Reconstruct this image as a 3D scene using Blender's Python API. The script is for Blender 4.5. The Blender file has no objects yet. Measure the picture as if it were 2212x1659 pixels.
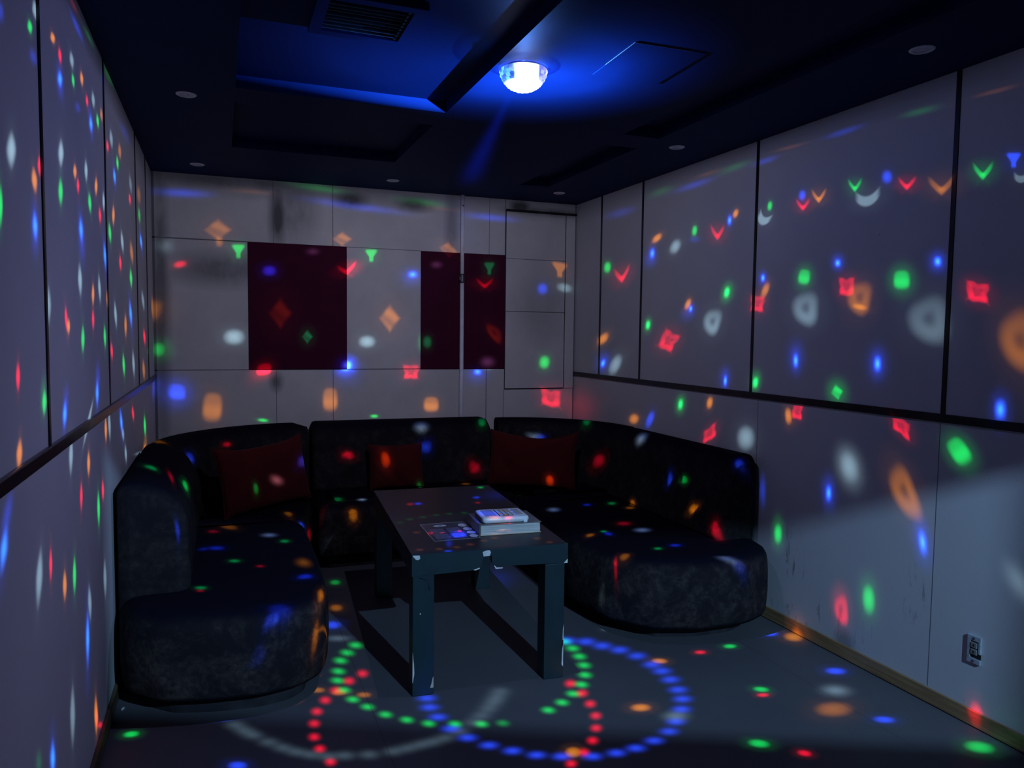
import bpy, bmesh, math, random
import numpy as np
from mathutils import Vector, Matrix

random.seed(7)
SC = bpy.context.scene
COL = SC.collection
PI = math.pi

# ----------------------------------------------------------------- room numbers (metres)
XL, XR = -0.416, 2.713          # left / right wall
YF, YB = -0.20, 5.613           # front (behind the camera) / back wall
H = 2.551                       # lowest ceiling level
HT = 2.605                       # raised ceiling bays
RAIL = 1.183                    # height of the dark rail on the side walls
BALL = Vector((1.124, 2.825, 2.537))   # centre of the rim of the party light

# ----------------------------------------------------------------- helpers
def link(name, bm, mats, parent=None, smooth=False):
    me = bpy.data.meshes.new(name)
    bmesh.ops.recalc_face_normals(bm, faces=bm.faces)
    bm.to_mesh(me); bm.free()
    if smooth:
        for p in me.polygons: p.use_smooth = len(p.vertices) <= 4
    o = bpy.data.objects.new(name, me)
    for m in (mats if isinstance(mats, (list, tuple)) else [mats]): me.materials.append(m)
    COL.objects.link(o)
    if parent is not None: o.parent = parent
    return o

def thing(name, label, cat, loc=(0, 0, 0), rotz=0.0, group=None):
    o = bpy.data.objects.new(name, None); COL.objects.link(o)
    o.empty_display_size = 0.05
    o.location = loc; o.rotation_euler = (0, 0, rotz)
    o['label'] = label; o['category'] = cat
    if group: o['group'] = group
    return o

def tag(o, label, cat, group=None):
    o['label'] = label; o['category'] = cat
    if group: o['group'] = group
    return o

def struct(name, bm, mats, smooth=False):
    o = link(name, bm, mats, None, smooth); o['kind'] = 'structure'
    return o

def box(bm, x0, x1, y0, y1, z0, z1, mi=0, bev=0.0):
    r = bmesh.ops.create_cube(bm, size=1.0)
    vs = r['verts']
    bmesh.ops.scale(bm, vec=(x1 - x0, y1 - y0, z1 - z0), verts=vs)
    bmesh.ops.translate(bm, vec=((x0 + x1) / 2, (y0 + y1) / 2, (z0 + z1) / 2), verts=vs)
    fs = list({f for v in vs for f in v.link_faces})
    for f in fs: f.material_index = mi
    if bev > 0:
        es = list({e for v in vs for e in v.link_edges})
        r = bmesh.ops.bevel(bm, geom=es, offset=bev, segments=3, profile=0.5, affect='EDGES')
        for f in r['faces']: f.material_index = mi
    return vs

def newbox(*a, **k):
    bm = bmesh.new(); box(bm, *a, **k); return bm

def prism(bm, pts, z0, z1, mi=0):
    b = [bm.verts.new((p[0], p[1], z0)) for p in pts]
    t = [bm.verts.new((p[0], p[1], z1)) for p in pts]
    n = len(pts)
    fs = [bm.faces.new(b[::-1]), bm.faces.new(t)]
    for i in range(n):
        fs.append(bm.faces.new((b[i], b[(i + 1) % n], t[(i + 1) % n], t[i])))
    for f in fs: f.material_index = mi
    return b + t

def lathe(bm, prof, seg=40, mi=0, close_top=True, close_bot=True, M=None):
    rings = []
    for (r, z) in prof:
        rings.append([bm.verts.new((r * math.cos(2 * PI * k / seg), r * math.sin(2 * PI * k / seg), z)) for k in range(seg)])
    for a, b in zip(rings, rings[1:]):
        for k in range(seg):
            f = bm.faces.new((a[k], a[(k + 1) % seg], b[(k + 1) % seg], b[k])); f.material_index = mi
    if close_bot: bm.faces.new(rings[0][::-1]).material_index = mi
    if close_top: bm.faces.new(rings[-1]).material_index = mi
    if M is not None:
        bmesh.ops.transform(bm, matrix=M, verts=[v for r in rings for v in r])

# ----------------------------------------------------------------- materials
class NT:
    """small helper around a node tree"""
    def __init__(self, tree): self.t = tree
    def n(self, kind, **k):
        nd = self.t.nodes.new(kind)
        for a, v in k.items(): setattr(nd, a, v)
        return nd
    def l(self, a, b): self.t.links.new(a, b)
    def val(self, sock, v):
        if hasattr(v, 'is_output'): self.l(v, sock)
        else: sock.default_value = v
    def math(self, op, a, b=None, c=None, clamp=False):
        nd = self.n('ShaderNodeMath', operation=op, use_clamp=clamp)
        self.val(nd.inputs[0], a)
        if b is not None: self.val(nd.inputs[1], b)
        if c is not None: self.val(nd.inputs[2], c)
        return nd.outputs[0]
    def vmath(self, op, a, b=None):
        nd = self.n('ShaderNodeVectorMath', operation=op)
        self.val(nd.inputs[0], a)
        if b is not None: self.val(nd.inputs[1], b)
        return nd.outputs[1] if op in ('LENGTH', 'DOT_PRODUCT', 'DISTANCE') else nd.outputs[0]
    def mix(self, fac, a, b):
        nd = self.n('ShaderNodeMix', data_type='RGBA')
        self.val(nd.inputs['Factor'], fac)
        for s, v in ((nd.inputs[6], a), (nd.inputs[7], b)):
            if hasattr(v, 'is_output'): self.l(v, s)
            else: s.default_value = (*v, 1)
        return nd.outputs[2]
    def noise(self, vec, scale, detail=4, rough=0.6, dist=0.0):
        nd = self.n('ShaderNodeTexNoise')
        self.l(vec, nd.inputs['Vector'])
        nd.inputs['Scale'].default_value = scale; nd.inputs['Detail'].default_value = detail
        nd.inputs['Roughness'].default_value = rough; nd.inputs['Distortion'].default_value = dist
        return nd.outputs['Fac']
    def ramp(self, fac, lo, hi):
        nd = self.n('ShaderNodeMapRange', clamp=True)
        self.l(fac, nd.inputs['Value'])
        nd.inputs['From Min'].default_value = lo; nd.inputs['From Max'].default_value = hi
        return nd.outputs['Result']
    def pos(self): return self.n('ShaderNodeNewGeometry').outputs['Position']
    def obj(self): return self.n('ShaderNodeTexCoord').outputs['Object']
    def scaled(self, vec, s): return self.vmath('MULTIPLY', vec, s)
    def blob(self, pos, c, s, soft=1.0):
        """1 inside an ellipsoid (centre c, half sizes s), fading to 0 outside"""
        v = self.vmath('SUBTRACT', pos, c)
        v = self.vmath('DIVIDE', v, s)
        d = self.vmath('LENGTH', v)
        return self.ramp(d, 1.0 + 0.5 * soft, 1.0 - 0.5 * soft)

def mat(name, col, rough=0.6, metal=0.0, spec=0.5, sheen=0.0, bump=None, vary=None, build=None):
    m = bpy.data.materials.new(name); m.use_nodes = True
    T = NT(m.node_tree)
    b = m.node_tree.nodes['Principled BSDF']
    b.inputs['Base Color'].default_value = (*col, 1)
    b.inputs['Roughness'].default_value = rough
    b.inputs['Metallic'].default_value = metal
    b.inputs['Specular IOR Level'].default_value = spec
    if sheen:
        b.inputs['Sheen Weight'].default_value = sheen
        b.inputs['Sheen Roughness'].default_value = 0.5
    p = T.obj()
    if vary:
        sc, amt = vary
        f = T.noise(p, sc, 5, 0.6)
        lo = tuple(c * (1 - amt) for c in col); hi = tuple(min(1, c * (1 + amt)) for c in col)
        T.l(T.mix(T.ramp(f, 0.3, 0.7), lo, hi), b.inputs['Base Color'])
    if bump:
        sc, st = bump
        bn = T.n('ShaderNodeBump'); bn.inputs['Strength'].default_value = st; bn.inputs['Distance'].default_value = 0.004
        T.l(T.noise(p, sc, 4, 0.6), bn.inputs['Height']); T.l(bn.outputs['Normal'], b.inputs['Normal'])
    if build: build(T, b)
    return m

def emit(name, col, strength):
    m = bpy.data.materials.new(name); m.use_nodes = True
    nt = m.node_tree
    for n in list(nt.nodes): nt.nodes.remove(n)
    e = nt.nodes.new('ShaderNodeEmission'); e.inputs['Color'].default_value = (*col, 1); e.inputs['Strength'].default_value = strength
    o = nt.nodes.new('ShaderNodeOutputMaterial'); nt.links.new(e.outputs[0], o.inputs[0])
    return m

# --- painted wall board of the side walls, scuffed low down on the right
def side_wall(T, b):
    p = T.pos()
    big = T.noise(p, 1.3, 3, 0.5)
    col = T.mix(T.ramp(big, 0.3, 0.7), (0.52, 0.52, 0.54), (0.60, 0.59, 0.60))
    # dark rub marks and drips above the skirting
    st = T.noise(T.scaled(p, (1.0, 26.0, 7.0)), 1.0, 5, 0.65, 0.4)
    marks = T.ramp(st, 0.56, 0.66)
    m1 = T.blob(p, (XR, 3.02, 0.28), (0.2, 0.075, 0.22), 0.8)
    m2 = T.blob(p, (XR, 2.85, 0.12), (0.2, 0.36, 0.10), 0.9)
    m3 = T.blob(p, (XR, 2.28, 0.44), (0.2, 0.09, 0.10), 1.2)
    m3 = T.math('MULTIPLY', m3, 0.8)
    area = T.math('MAXIMUM', T.math('MAXIMUM', m1, T.math('MULTIPLY', m2, 0.8)), m3)
    f = T.math('MULTIPLY', T.math('MULTIPLY', marks, area), 0.75)
    col = T.mix(f, col, (0.09, 0.09, 0.10))
    smudge = T.blob(p, (XR, 2.66, 0.075), (0.2, 0.055, 0.055), 1.0)
    col = T.mix(T.math('MULTIPLY', smudge, 0.55), col, (0.12, 0.12, 0.14))
    spk = T.ramp(T.noise(p, 55, 2, 0.5), 0.73, 0.80)
    col = T.mix(T.math('MULTIPLY', spk, 0.5), col, (0.2, 0.2, 0.2))
    T.l(col, b.inputs['Base Color'])
    bn = T.n('ShaderNodeBump'); bn.inputs['Strength'].default_value = 0.12; bn.inputs['Distance'].default_value = 0.003
    T.l(T.noise(p, 90, 3, 0.6), bn.inputs['Height']); T.l(bn.outputs['Normal'], b.inputs['Normal'])
M_SIDE = mat('painted_wall_board', (0.55, 0.55, 0.57), 0.62, spec=0.3, build=side_wall)

# --- cement-fibre board of the back wall with dark smears, darker down the left corner and beside the pipe
def back_wall(T, b):
    p = T.pos()
    big = T.noise(p, 2.2, 5, 0.6)
    col = T.mix(T.ramp(big, 0.32, 0.68), (0.54, 0.535, 0.53), (0.66, 0.655, 0.64))
    fine = T.ramp(T.noise(p, 160, 2, 0.6), 0.62, 0.72)
    col = T.mix(T.math('MULTIPLY', fine, 0.25), col, (0.32, 0.32, 0.31))
    wob = T.noise(T.scaled(p, (6, 6, 3)), 1.0, 3, 0.6)
    def smear(c, s, amt, soft=1.2):
        f = T.blob(p, c, s, soft)
        f = T.math('MULTIPLY', T.math('MULTIPLY', f, T.ramp(wob, 0.05, 0.5)), min(0.95, amt * 1.45))
        return f
    fs = [smear((0.39, YB, 2.30), (0.055, 1, 0.20), 0.85), smear((0.50, YB, 2.34), (0.14, 1, 0.17), 0.4),
          smear((0.90, YB, 2.46), (0.10, 1, 0.05), 0.6), smear((1.36, YB, 2.46), (0.12, 1, 0.05), 0.55),
          smear((2.22, YB, 2.50), (0.08, 1, 0.045), 0.85, 0.9), smear((2.45, YB, 2.475), (0.3, 1, 0.03), 0.5),
          smear((0.02, YB, 1.92), (0.30, 1, 0.10), 0.45), smear((-0.37, YB, 1.75), (0.05, 1, 0.9), 0.5),
          smear((0.37, YB, 1.14), (0.04, 1, 0.06), 0.5), smear((1.66, YB, 2.30), (0.05, 1, 0.3), 0.35),
          smear((2.40, YB, 1.75), (0.20, 1, 0.25), 0.25), smear((0.1, YB, 2.52), (0.5, 1, 0.04), 0.4)]
    f = fs[0]
    for g in fs[1:]: f = T.math('MAXIMUM', f, g)
    col = T.mix(f, col, (0.085, 0.085, 0.09))
    T.l(col, b.inputs['Base Color'])
    bn = T.n('ShaderNodeBump'); bn.inputs['Strength'].default_value = 0.2; bn.inputs['Distance'].default_value = 0.003
    T.l(T.noise(p, 60, 4, 0.6), bn.inputs['Height']); T.l(bn.outputs['Normal'], b.inputs['Normal'])
M_BACK = mat('cement_board', (0.6, 0.6, 0.6), 0.75, spec=0.25, build=back_wall)
M_SEAM = mat('board_seam', (0.16, 0.16, 0.17), 0.8, spec=0.2)
M_GAP = mat('dark_gap', (0.02, 0.02, 0.022), 0.8, spec=0.2)

def floor_b(T, b):
    p = T.pos()
    big = T.noise(p, 1.1, 4, 0.55)
    col = T.mix(T.ramp(big, 0.3, 0.7), (0.085, 0.087, 0.098), (0.112, 0.114, 0.126))
    fine = T.noise(p, 140, 2, 0.5)
    col = T.mix(T.math('MULTIPLY', T.ramp(fine, 0.5, 0.8), 0.2), col, (0.06, 0.06, 0.065))
    # vinyl sheet joint running towards the back wall
    sx = T.n('ShaderNodeSeparateXYZ'); T.l(p, sx.inputs[0])
    d = T.math('ABSOLUTE', T.math('SUBTRACT', sx.outputs[0], 0.545))
    d2 = T.math('ABSOLUTE', T.math('SUBTRACT', sx.outputs[0], 2.37))
    d = T.math('MINIMUM', d, d2)
    col = T.mix(T.math('MULTIPLY', T.ramp(d, 0.003, 0.001), 0.5), col, (0.03, 0.03, 0.03))
    T.l(col, b.inputs['Base Color'])
M_FLOOR = mat('vinyl_floor', (0.3, 0.3, 0.33), 0.5, spec=0.3, bump=(220, 0.08), build=floor_b)
M_CEIL = mat('navy_ceiling_paint', (0.006, 0.022, 0.085), 0.6, spec=0.05, bump=(40, 0.05), vary=(2.0, 0.12))
M_RAIL = mat('dark_rail', (0.03, 0.03, 0.035), 0.28, metal=0.6, vary=(14, 0.3))
M_STRIP = mat('black_joint_strip', (0.012, 0.012, 0.014), 0.3, metal=0.3)

def wood(T, b):
    p = T.obj()
    n = T.noise(T.scaled(p, (14, 1.2, 22)), 2.0, 6, 0.65, 0.8)
    T.l(T.mix(T.ramp(n, 0.3, 0.7), (0.17, 0.10, 0.045), (0.42, 0.27, 0.13)), b.inputs['Base Color'])
M_WOOD = mat('oak_skirting', (0.3, 0.2, 0.1), 0.45, spec=0.4, build=wood)
def wood_d(T, b):
    p = T.obj()
    n = T.noise(T.scaled(p, (14, 1.2, 22)), 2.0, 6, 0.65, 0.8)
    T.l(T.mix(T.ramp(n, 0.3, 0.7), (0.06, 0.04, 0.025), (0.14, 0.095, 0.055)), b.inputs['Base Color'])
M_WOOD_D = mat('dark_skirting', (0.1, 0.07, 0.04), 0.5, spec=0.3, build=wood_d)

# --- rubbed velvet of the sofa, light and shade painted in by face direction
def velvet(T, b):
    p = T.pos()
    n1 = T.noise(p, 7, 6, 0.7, 0.6)
    n2 = T.noise(p, 34, 5, 0.7, 0.3)
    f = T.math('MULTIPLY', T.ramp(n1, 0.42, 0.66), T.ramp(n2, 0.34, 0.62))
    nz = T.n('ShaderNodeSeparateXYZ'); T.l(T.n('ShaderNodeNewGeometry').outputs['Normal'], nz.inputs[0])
    side = T.ramp(T.math('ABSOLUTE', nz.outputs[2]), 0.8, 0.3)          # upright faces rubbed, and painted lighter as if lit from the front
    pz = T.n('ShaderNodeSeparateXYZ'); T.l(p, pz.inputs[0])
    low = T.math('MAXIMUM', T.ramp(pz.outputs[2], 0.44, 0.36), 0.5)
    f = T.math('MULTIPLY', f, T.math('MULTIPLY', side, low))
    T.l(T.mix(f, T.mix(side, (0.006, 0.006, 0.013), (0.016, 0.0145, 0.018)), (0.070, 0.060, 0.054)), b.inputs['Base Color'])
    bn = T.n('ShaderNodeBump'); bn.inputs['Strength'].default_value = 0.25; bn.inputs['Distance'].default_value = 0.004
    h = T.math('ADD', T.math('MULTIPLY', T.noise(p, 300, 2, 0.5), 0.25), T.noise(p, 22, 4, 0.6, 0.8))
    T.l(h, bn.inputs['Height']); T.l(bn.outputs['Normal'], b.inputs['Normal'])
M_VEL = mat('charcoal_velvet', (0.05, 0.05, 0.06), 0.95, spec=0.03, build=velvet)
M_PLINTH = mat('black_plinth', (0.02, 0.02, 0.024), 0.7, spec=0.3, vary=(12, 0.4))
M_RED = mat('red_cushion_cloth', (0.075, 0.008, 0.009), 0.9, spec=0.1, sheen=0.03, bump=(260, 0.2), vary=(6, 0.15))
M_PANEL = mat('maroon_wall_felt', (0.062, 0.007, 0.026), 0.92, spec=0.1, bump=(300, 0.2), vary=(3, 0.1))
M_PIPE = mat('grey_conduit', (0.74, 0.76, 0.80), 0.5, metal=0.0, vary=(20, 0.1))
M_CLAMP = mat('dark_steel', (0.12, 0.12, 0.13), 0.4, metal=0.7)

# --- table lacquer
M_TAB = mat('black_lacquer_teal_lit', (0.006, 0.025, 0.033), 0.5, spec=0.5, bump=(30, 0.03), vary=(9, 0.2))  # teal of the corridor light painted into the dark lacquer
M_TOP = mat('worn_black_tabletop', (0.024, 0.022, 0.030), 0.42, spec=0.3, bump=(120, 0.05), vary=(5, 0.25))
M_CHIP = mat('bare_white_board', (0.70, 0.70, 0.68), 0.8, spec=0.2, bump=(200, 0.3), vary=(40, 0.2))
M_TORN = mat('torn_dark_core', (0.02, 0.02, 0.024), 0.9, spec=0.1, vary=(30, 0.4))

M_WHITE = mat('white_plastic', (0.78, 0.80, 0.82), 0.35, spec=0.5, vary=(30, 0.04))
M_DGREY = mat('dark_plastic', (0.06, 0.06, 0.07), 0.4)
M_KEYS = mat('pale_key_plastic', (0.45, 0.47, 0.5), 0.5)
M_KEYO = mat('orange_key_plastic', (0.8, 0.35, 0.12), 0.5)
M_SCREEN = mat('remote_screen', (0.30, 0.34, 0.45), 0.2, spec=0.6)
def pages(T, b):
    p = T.obj()
    n = T.noise(T.scaled(p, (3, 3, 420)), 1.0, 4, 0.7)
    T.l(T.mix(T.ramp(n, 0.35, 0.65), (0.42, 0.42, 0.40), (0.74, 0.73, 0.70)), b.inputs['Base Color'])
M_PAGES = mat('thumbed_pages', (0.65, 0.64, 0.6), 0.85, spec=0.2, build=pages)
M_COVER = mat('book_cover', (0.16, 0.15, 0.15), 0.45, vary=(12, 0.3))
M_EDGE = mat('cover_board_edge', (0.55, 0.47, 0.30), 0.7)
M_SHEET = mat('laminated_print', (0.035, 0.035, 0.07), 0.25, spec=0.6, vary=(30, 0.3))
M_SHEETB = mat('print_block', (0.10, 0.10, 0.17), 0.3, spec=0.6, vary=(60, 0.5))
M_SHEETW = mat('print_white', (0.65, 0.65, 0.70), 0.3, spec=0.6)
M_SHEETE = mat('laminate_edge', (0.35, 0.36, 0.38), 0.3)
M_LIGHTTRIM = mat('white_downlight_trim', (0.88, 0.89, 0.90), 0.5)
M_REFL = mat('downlight_reflector', (0.60, 0.61, 0.66), 0.3, metal=0.2)
M_LENS = mat('downlight_lens', (0.92, 0.94, 0.97), 0.10, spec=1.0)
M_SLAT = mat('vent_aluminium', (0.22, 0.27, 0.29), 0.4, metal=0.2, vary=(30, 0.15))
M_VENTF = mat('vent_frame_paint', (0.05, 0.06, 0.09), 0.5)
M_HATCH = mat('hatch_lit_edge', (0.10, 0.09, 0.07), 0.6)
M_SOCK = mat('socket_zinc', (0.50, 0.56, 0.62), 0.4, metal=0.5, vary=(60, 0.25))
M_SOCKI = mat('socket_module', (0.20, 0.21, 0.19), 0.6, vary=(60, 0.2))
M_PAPER = mat('white_paper_bit', (0.8, 0.8, 0.8), 0.8)
M_BASE = mat('lamp_base_plastic', (0.05, 0.06, 0.12), 0.4)
def clear_rim():
    m = bpy.data.materials.new('clear_plastic_rim'); m.use_nodes = True
    nt = m.node_tree
    for n in list(nt.nodes): nt.nodes.remove(n)
    T = NT(nt)
    tr = T.n('ShaderNodeBsdfTransparent'); tr.inputs['Color'].default_value = (0.75, 0.80, 1.0, 1)
    gl = T.n('ShaderNodeBsdfGlossy'); gl.inputs['Roughness'].default_value = 0.25; gl.inputs['Color'].default_value = (0.5, 0.55, 1.0, 1)
    df = T.n('ShaderNodeBsdfTranslucent'); df.inputs['Color'].default_value = (0.2, 0.25, 1.0, 1)
    m1 = T.n('ShaderNodeMixShader'); m1.inputs[0].default_value = 0.5; T.l(gl.outputs[0], m1.inputs[1]); T.l(df.outputs[0], m1.inputs[2])
    m2 = T.n('ShaderNodeMixShader'); m2.inputs[0].default_value = 0.14; T.l(tr.outputs[0], m2.inputs[1]); T.l(m1.outputs[0], m2.inputs[2])
    o = T.n('ShaderNodeOutputMaterial'); T.l(m2.outputs[0], o.inputs[0])
    return m
M_RIM = clear_rim()

# ----------------------------------------------------------------- setting
def plane_xy(bm, x0, x1, y0, y1, z, mi=0, flip=False):
    vs = [bm.verts.new(c) for c in ((x0, y0, z), (x1, y0, z), (x1, y1, z), (x0, y1, z))]
    f = bm.faces.new(vs[::-1] if flip else vs); f.material_index = mi

TH = 0.12
struct('floor', newbox(XL - TH, XR + TH, -2.6, YB + TH, -0.10, 0.0), M_FLOOR)

# side walls
struct('wall_left', newbox(XL - TH, XL, -1.6, YB + TH, 0, HT + 0.1), M_SIDE)
bm = newbox(XR, XR + TH, -1.6, YB + TH, 0, HT + 0.1)
for yy in (2.21, 3.32):                                      # hairline joints of the dado boards
    box(bm, XR - 0.0006, XR + 0.01, yy - 0.0015, yy + 0.0015, 0.07, RAIL - 0.02, 1)
struct('wall_right', bm, [M_SIDE, M_SEAM])

# back wall with its board joints
bm = newbox(XL, XR, YB, YB + TH, 0, HT + 0.1)
def seam_v(x, z0, z1, w=0.004): box(bm, x - w / 2, x + w / 2, YB - 0.0008, YB + 0.01, z0, z1, 1)
def seam_h(x0, x1, z, w=0.004): box(bm, x0, x1, YB - 0.0008, YB + 0.01, z - w / 2, z + w / 2, 1)
seam_h(XL, 0.187, 2.118, 0.008); seam_h(0.865, 1.42, 2.118); seam_h(1.95, 2.10, 2.118, 0.003)
seam_h(XL, 2.10, 1.228, 0.006)
seam_v(0.768, 2.12, H); seam_v(0.767, 0.6, 1.228); seam_v(0.358, 2.12, H, 0.003); seam_v(0.37, 0.6, 1.228, 0.003)
seam_v(1.965, 2.12, H, 0.003); seam_v(1.95, 0.6, 1.228, 0.005); seam_v(2.098, 2.12, H, 0.005); seam_v(2.096, 0.6, 1.06)
seam_v(XL + 0.008, 0.6, H, 0.016); seam_v(XR - 0.006, 0.6, H, 0.010)
struct('wall_back', bm, [M_BACK, M_SEAM])

# unseen wall behind the camera, slant and opening shaped to trim the corridor light
def fy(x): return -0.165 - 0.448 * x
WX0, WX1, WZ0, WZ1 = 1.17, 1.706, 2.222, 2.411
bm = bmesh.new()
def fslab(x0, x1, z0, z1): prism(bm, [(x0, fy(x0) - 0.03), (x1, fy(x1) - 0.03), (x1, fy(x1)), (x0, fy(x0))], z0, z1)
fslab(XL, WX0, 0, HT + 0.1); fslab(WX1, XR, 0, HT + 0.1); fslab(WX0, WX1, 0, WZ0); fslab(WX0, WX1, WZ1, HT + 0.1)
struct('wall_front', bm, M_SIDE)

# ceiling: dropped frame with raised bays left of the middle and slots along the right
bm = bmesh.new()
def cslab(x0, x1, y0, y1): box(bm, x0, x1, y0, y1, H, H + 0.02)
BX0, BX1 = 1.020, 1.985        # flat middle field
LX, RX = 0.075, 2.200          # inner edges of the side soffits
CY0, CY1 = 3.56, 3.79          # cross beam
BYL, BYR = 4.70, 5.03          # back ends of the bays
y0 = YF
cslab(XL, LX, y0, YB); cslab(RX, XR, y0, YB); cslab(BX0, BX1, y0, YB)
cslab(LX, BX0, CY0, CY1); cslab(LX, BX0, BYL, YB); cslab(BX1, RX, CY0, CY1); cslab(BX1, RX, BYR, YB)
cslab(LX, BX0, y0, 0.6); cslab(BX1, RX, y0, 0.6)
def well(x0, x1, y0, y1):       # four inner faces of a raised bay
    t = 0.012
    box(bm, x0 - t, x0, y0 - t, y1 + t, H + 0.02, HT); box(bm, x1, x1 + t, y0 - t, y1 + t, H + 0.02, HT)
    box(bm, x0, x1, y0 - t, y0, H + 0.02, HT); box(bm, x0, x1, y1, y1 + t, H + 0.02, HT)
for a in ((LX, BX0, 0.6, CY0), (LX, BX0, CY1, BYL), (BX1, RX, 0.6, CY0), (BX1, RX, CY1, BYR)): well(*a)
box(bm, XL, XR, YF, YB, HT, HT + 0.03)
struct('ceiling', bm, M_CEIL)

# rails, joint strips and skirting
k = 1
def trim(bm, m):
    global k
    o = struct('trim_%d' % k, bm, m); k += 1
trim(newbox(XL, XL + 0.012, 0.05, YB, RAIL - 0.017, RAIL + 0.017, bev=0.003), M_RAIL)
trim(newbox(XR - 0.012, XR, -1.3, YB, RAIL - 0.017, RAIL + 0.017, bev=0.003), M_RAIL)
for yy in (1.06, 2.24, 3.40, 4.57, 5.17):
    trim(newbox(XL, XL + 0.004, yy - 0.010, yy + 0.010, RAIL + 0.017, H), M_STRIP)
for yy in (-0.16, 1.02, 2.20, 3.385, 4.57, 5.17):
    trim(newbox(XR - 0.004, XR, yy - 0.010, yy + 0.010, RAIL + 0.017, H), M_STRIP)
struct('baseboard_right', newbox(XR - 0.012, XR, -1.3, YB, 0.004, 0.066, bev=0.003), M_WOOD)
struct('baseboard_left', newbox(XL, XL + 0.014, 0.05, YB, 0.002, 0.070, bev=0.003), M_WOOD_D)

# ----------------------------------------------------------------- things on the back wall
def wall_panel(x0, x1, z0, z1, label):
    t = thing('mounted_felt_panel', label, 'wall panel', ((x0 + x1) / 2, YB, z0), 0, 'felt panels on the back wall')
    w, h = (x1 - x0) / 2, z1 - z0
    link('felt_face', newbox(-w, w, -0.011, -0.0014, 0, h, bev=0.003), M_PANEL, t)
    return t
wall_panel(0.187, 0.866, 1.230, 2.119, 'dark maroon rectangular felt panel alone on the left half of the back wall')
wall_panel(1.419, 2.099, 1.226, 2.117, 'dark maroon rectangular felt panel behind the grey vertical pipe')

t = thing('mounted_cover_board', 'pale grey board cover with cross joints in the right corner behind the sofa', 'cover panel', (2.36, YB, 1.065))
bx0, bx1 = 2.103 - 2.36, 2.612 - 2.36
for (za, zb) in ((0.004, 0.612), (0.616, 1.025), (1.029, 1.392)):
    link('board', newbox(bx0, bx1, -0.013, -0.0014, za, zb, bev=0.002), M_BACK, t)
bm = bmesh.new()
box(bm, bx0 - 0.004, bx0, -0.007, -0.0014, 0, 1.40); box(bm, bx1, bx1 + 0.007, -0.007, -0.0014, 0, 1.40); box(bm, bx0, bx1, -0.007, -0.0014, -0.004, 0.004)
link('joint_line', bm, M_GAP, t)
link('side_filler', newbox(bx1 + 0.008, 2.700 - 2.36, -0.011, -0.0014, 0.0, 1.392, bev=0.002), M_BACK, t)
link('top_lip', newbox(bx0 - 0.004, 2.706 - 2.36, -0.028, -0.0014, 1.396, 1.410, bev=0.002), M_GAP, t)['label'] = 'dark projecting top edge'

t = thing('conduit_pipe', 'slim grey vertical pipe from sofa back to ceiling in front of the maroon panel', 'pipe', (1.735, 5.578, 0.0))
bm = bmesh.new(); lathe(bm, [(0.0155, 0.02), (0.0155, 1.92)], 20); link('lower_tube', bm, M_PIPE, t, True)
bm = bmesh.new(); lathe(bm, [(0.0145, 1.92), (0.0145, H - 0.001)], 20); link('upper_tube', bm, M_PIPE, t, True)
bm = bmesh.new(); lathe(bm, [(0.0165, 1.885), (0.020, 1.895), (0.020, 1.945), (0.0165, 1.955)], 20)
box(bm, -0.024, -0.012, -0.012, 0.012, 1.905, 1.935, bev=0.002)
link('clamp', bm, M_CLAMP, t)
bm = bmesh.new(); lathe(bm, [(0.006, 0.0), (0.006, 0.006)], 12, M=Matrix.Translation((0, -0.0135, 2.47)) @ Matrix.Rotation(PI / 2, 4, 'X'))
link('screw', bm, M_CLAMP, t)

# ----------------------------------------------------------------- sofa
def arc(cx, cy, r, a0, a1, n):
    return [(cx + r * math.cos(math.radians(a0 + (a1 - a0) * i / n)), cy + r * math.sin(math.radians(a0 + (a1 - a0) * i / n))) for i in range(n + 1)]
def line(p, q, step=0.02):
    n = max(2, int(math.dist(p, q) / step))
    return [(p[0] + (q[0] - p[0]) * i / n, p[1] + (q[1] - p[1]) * i / n) for i in range(n + 1)]

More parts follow.
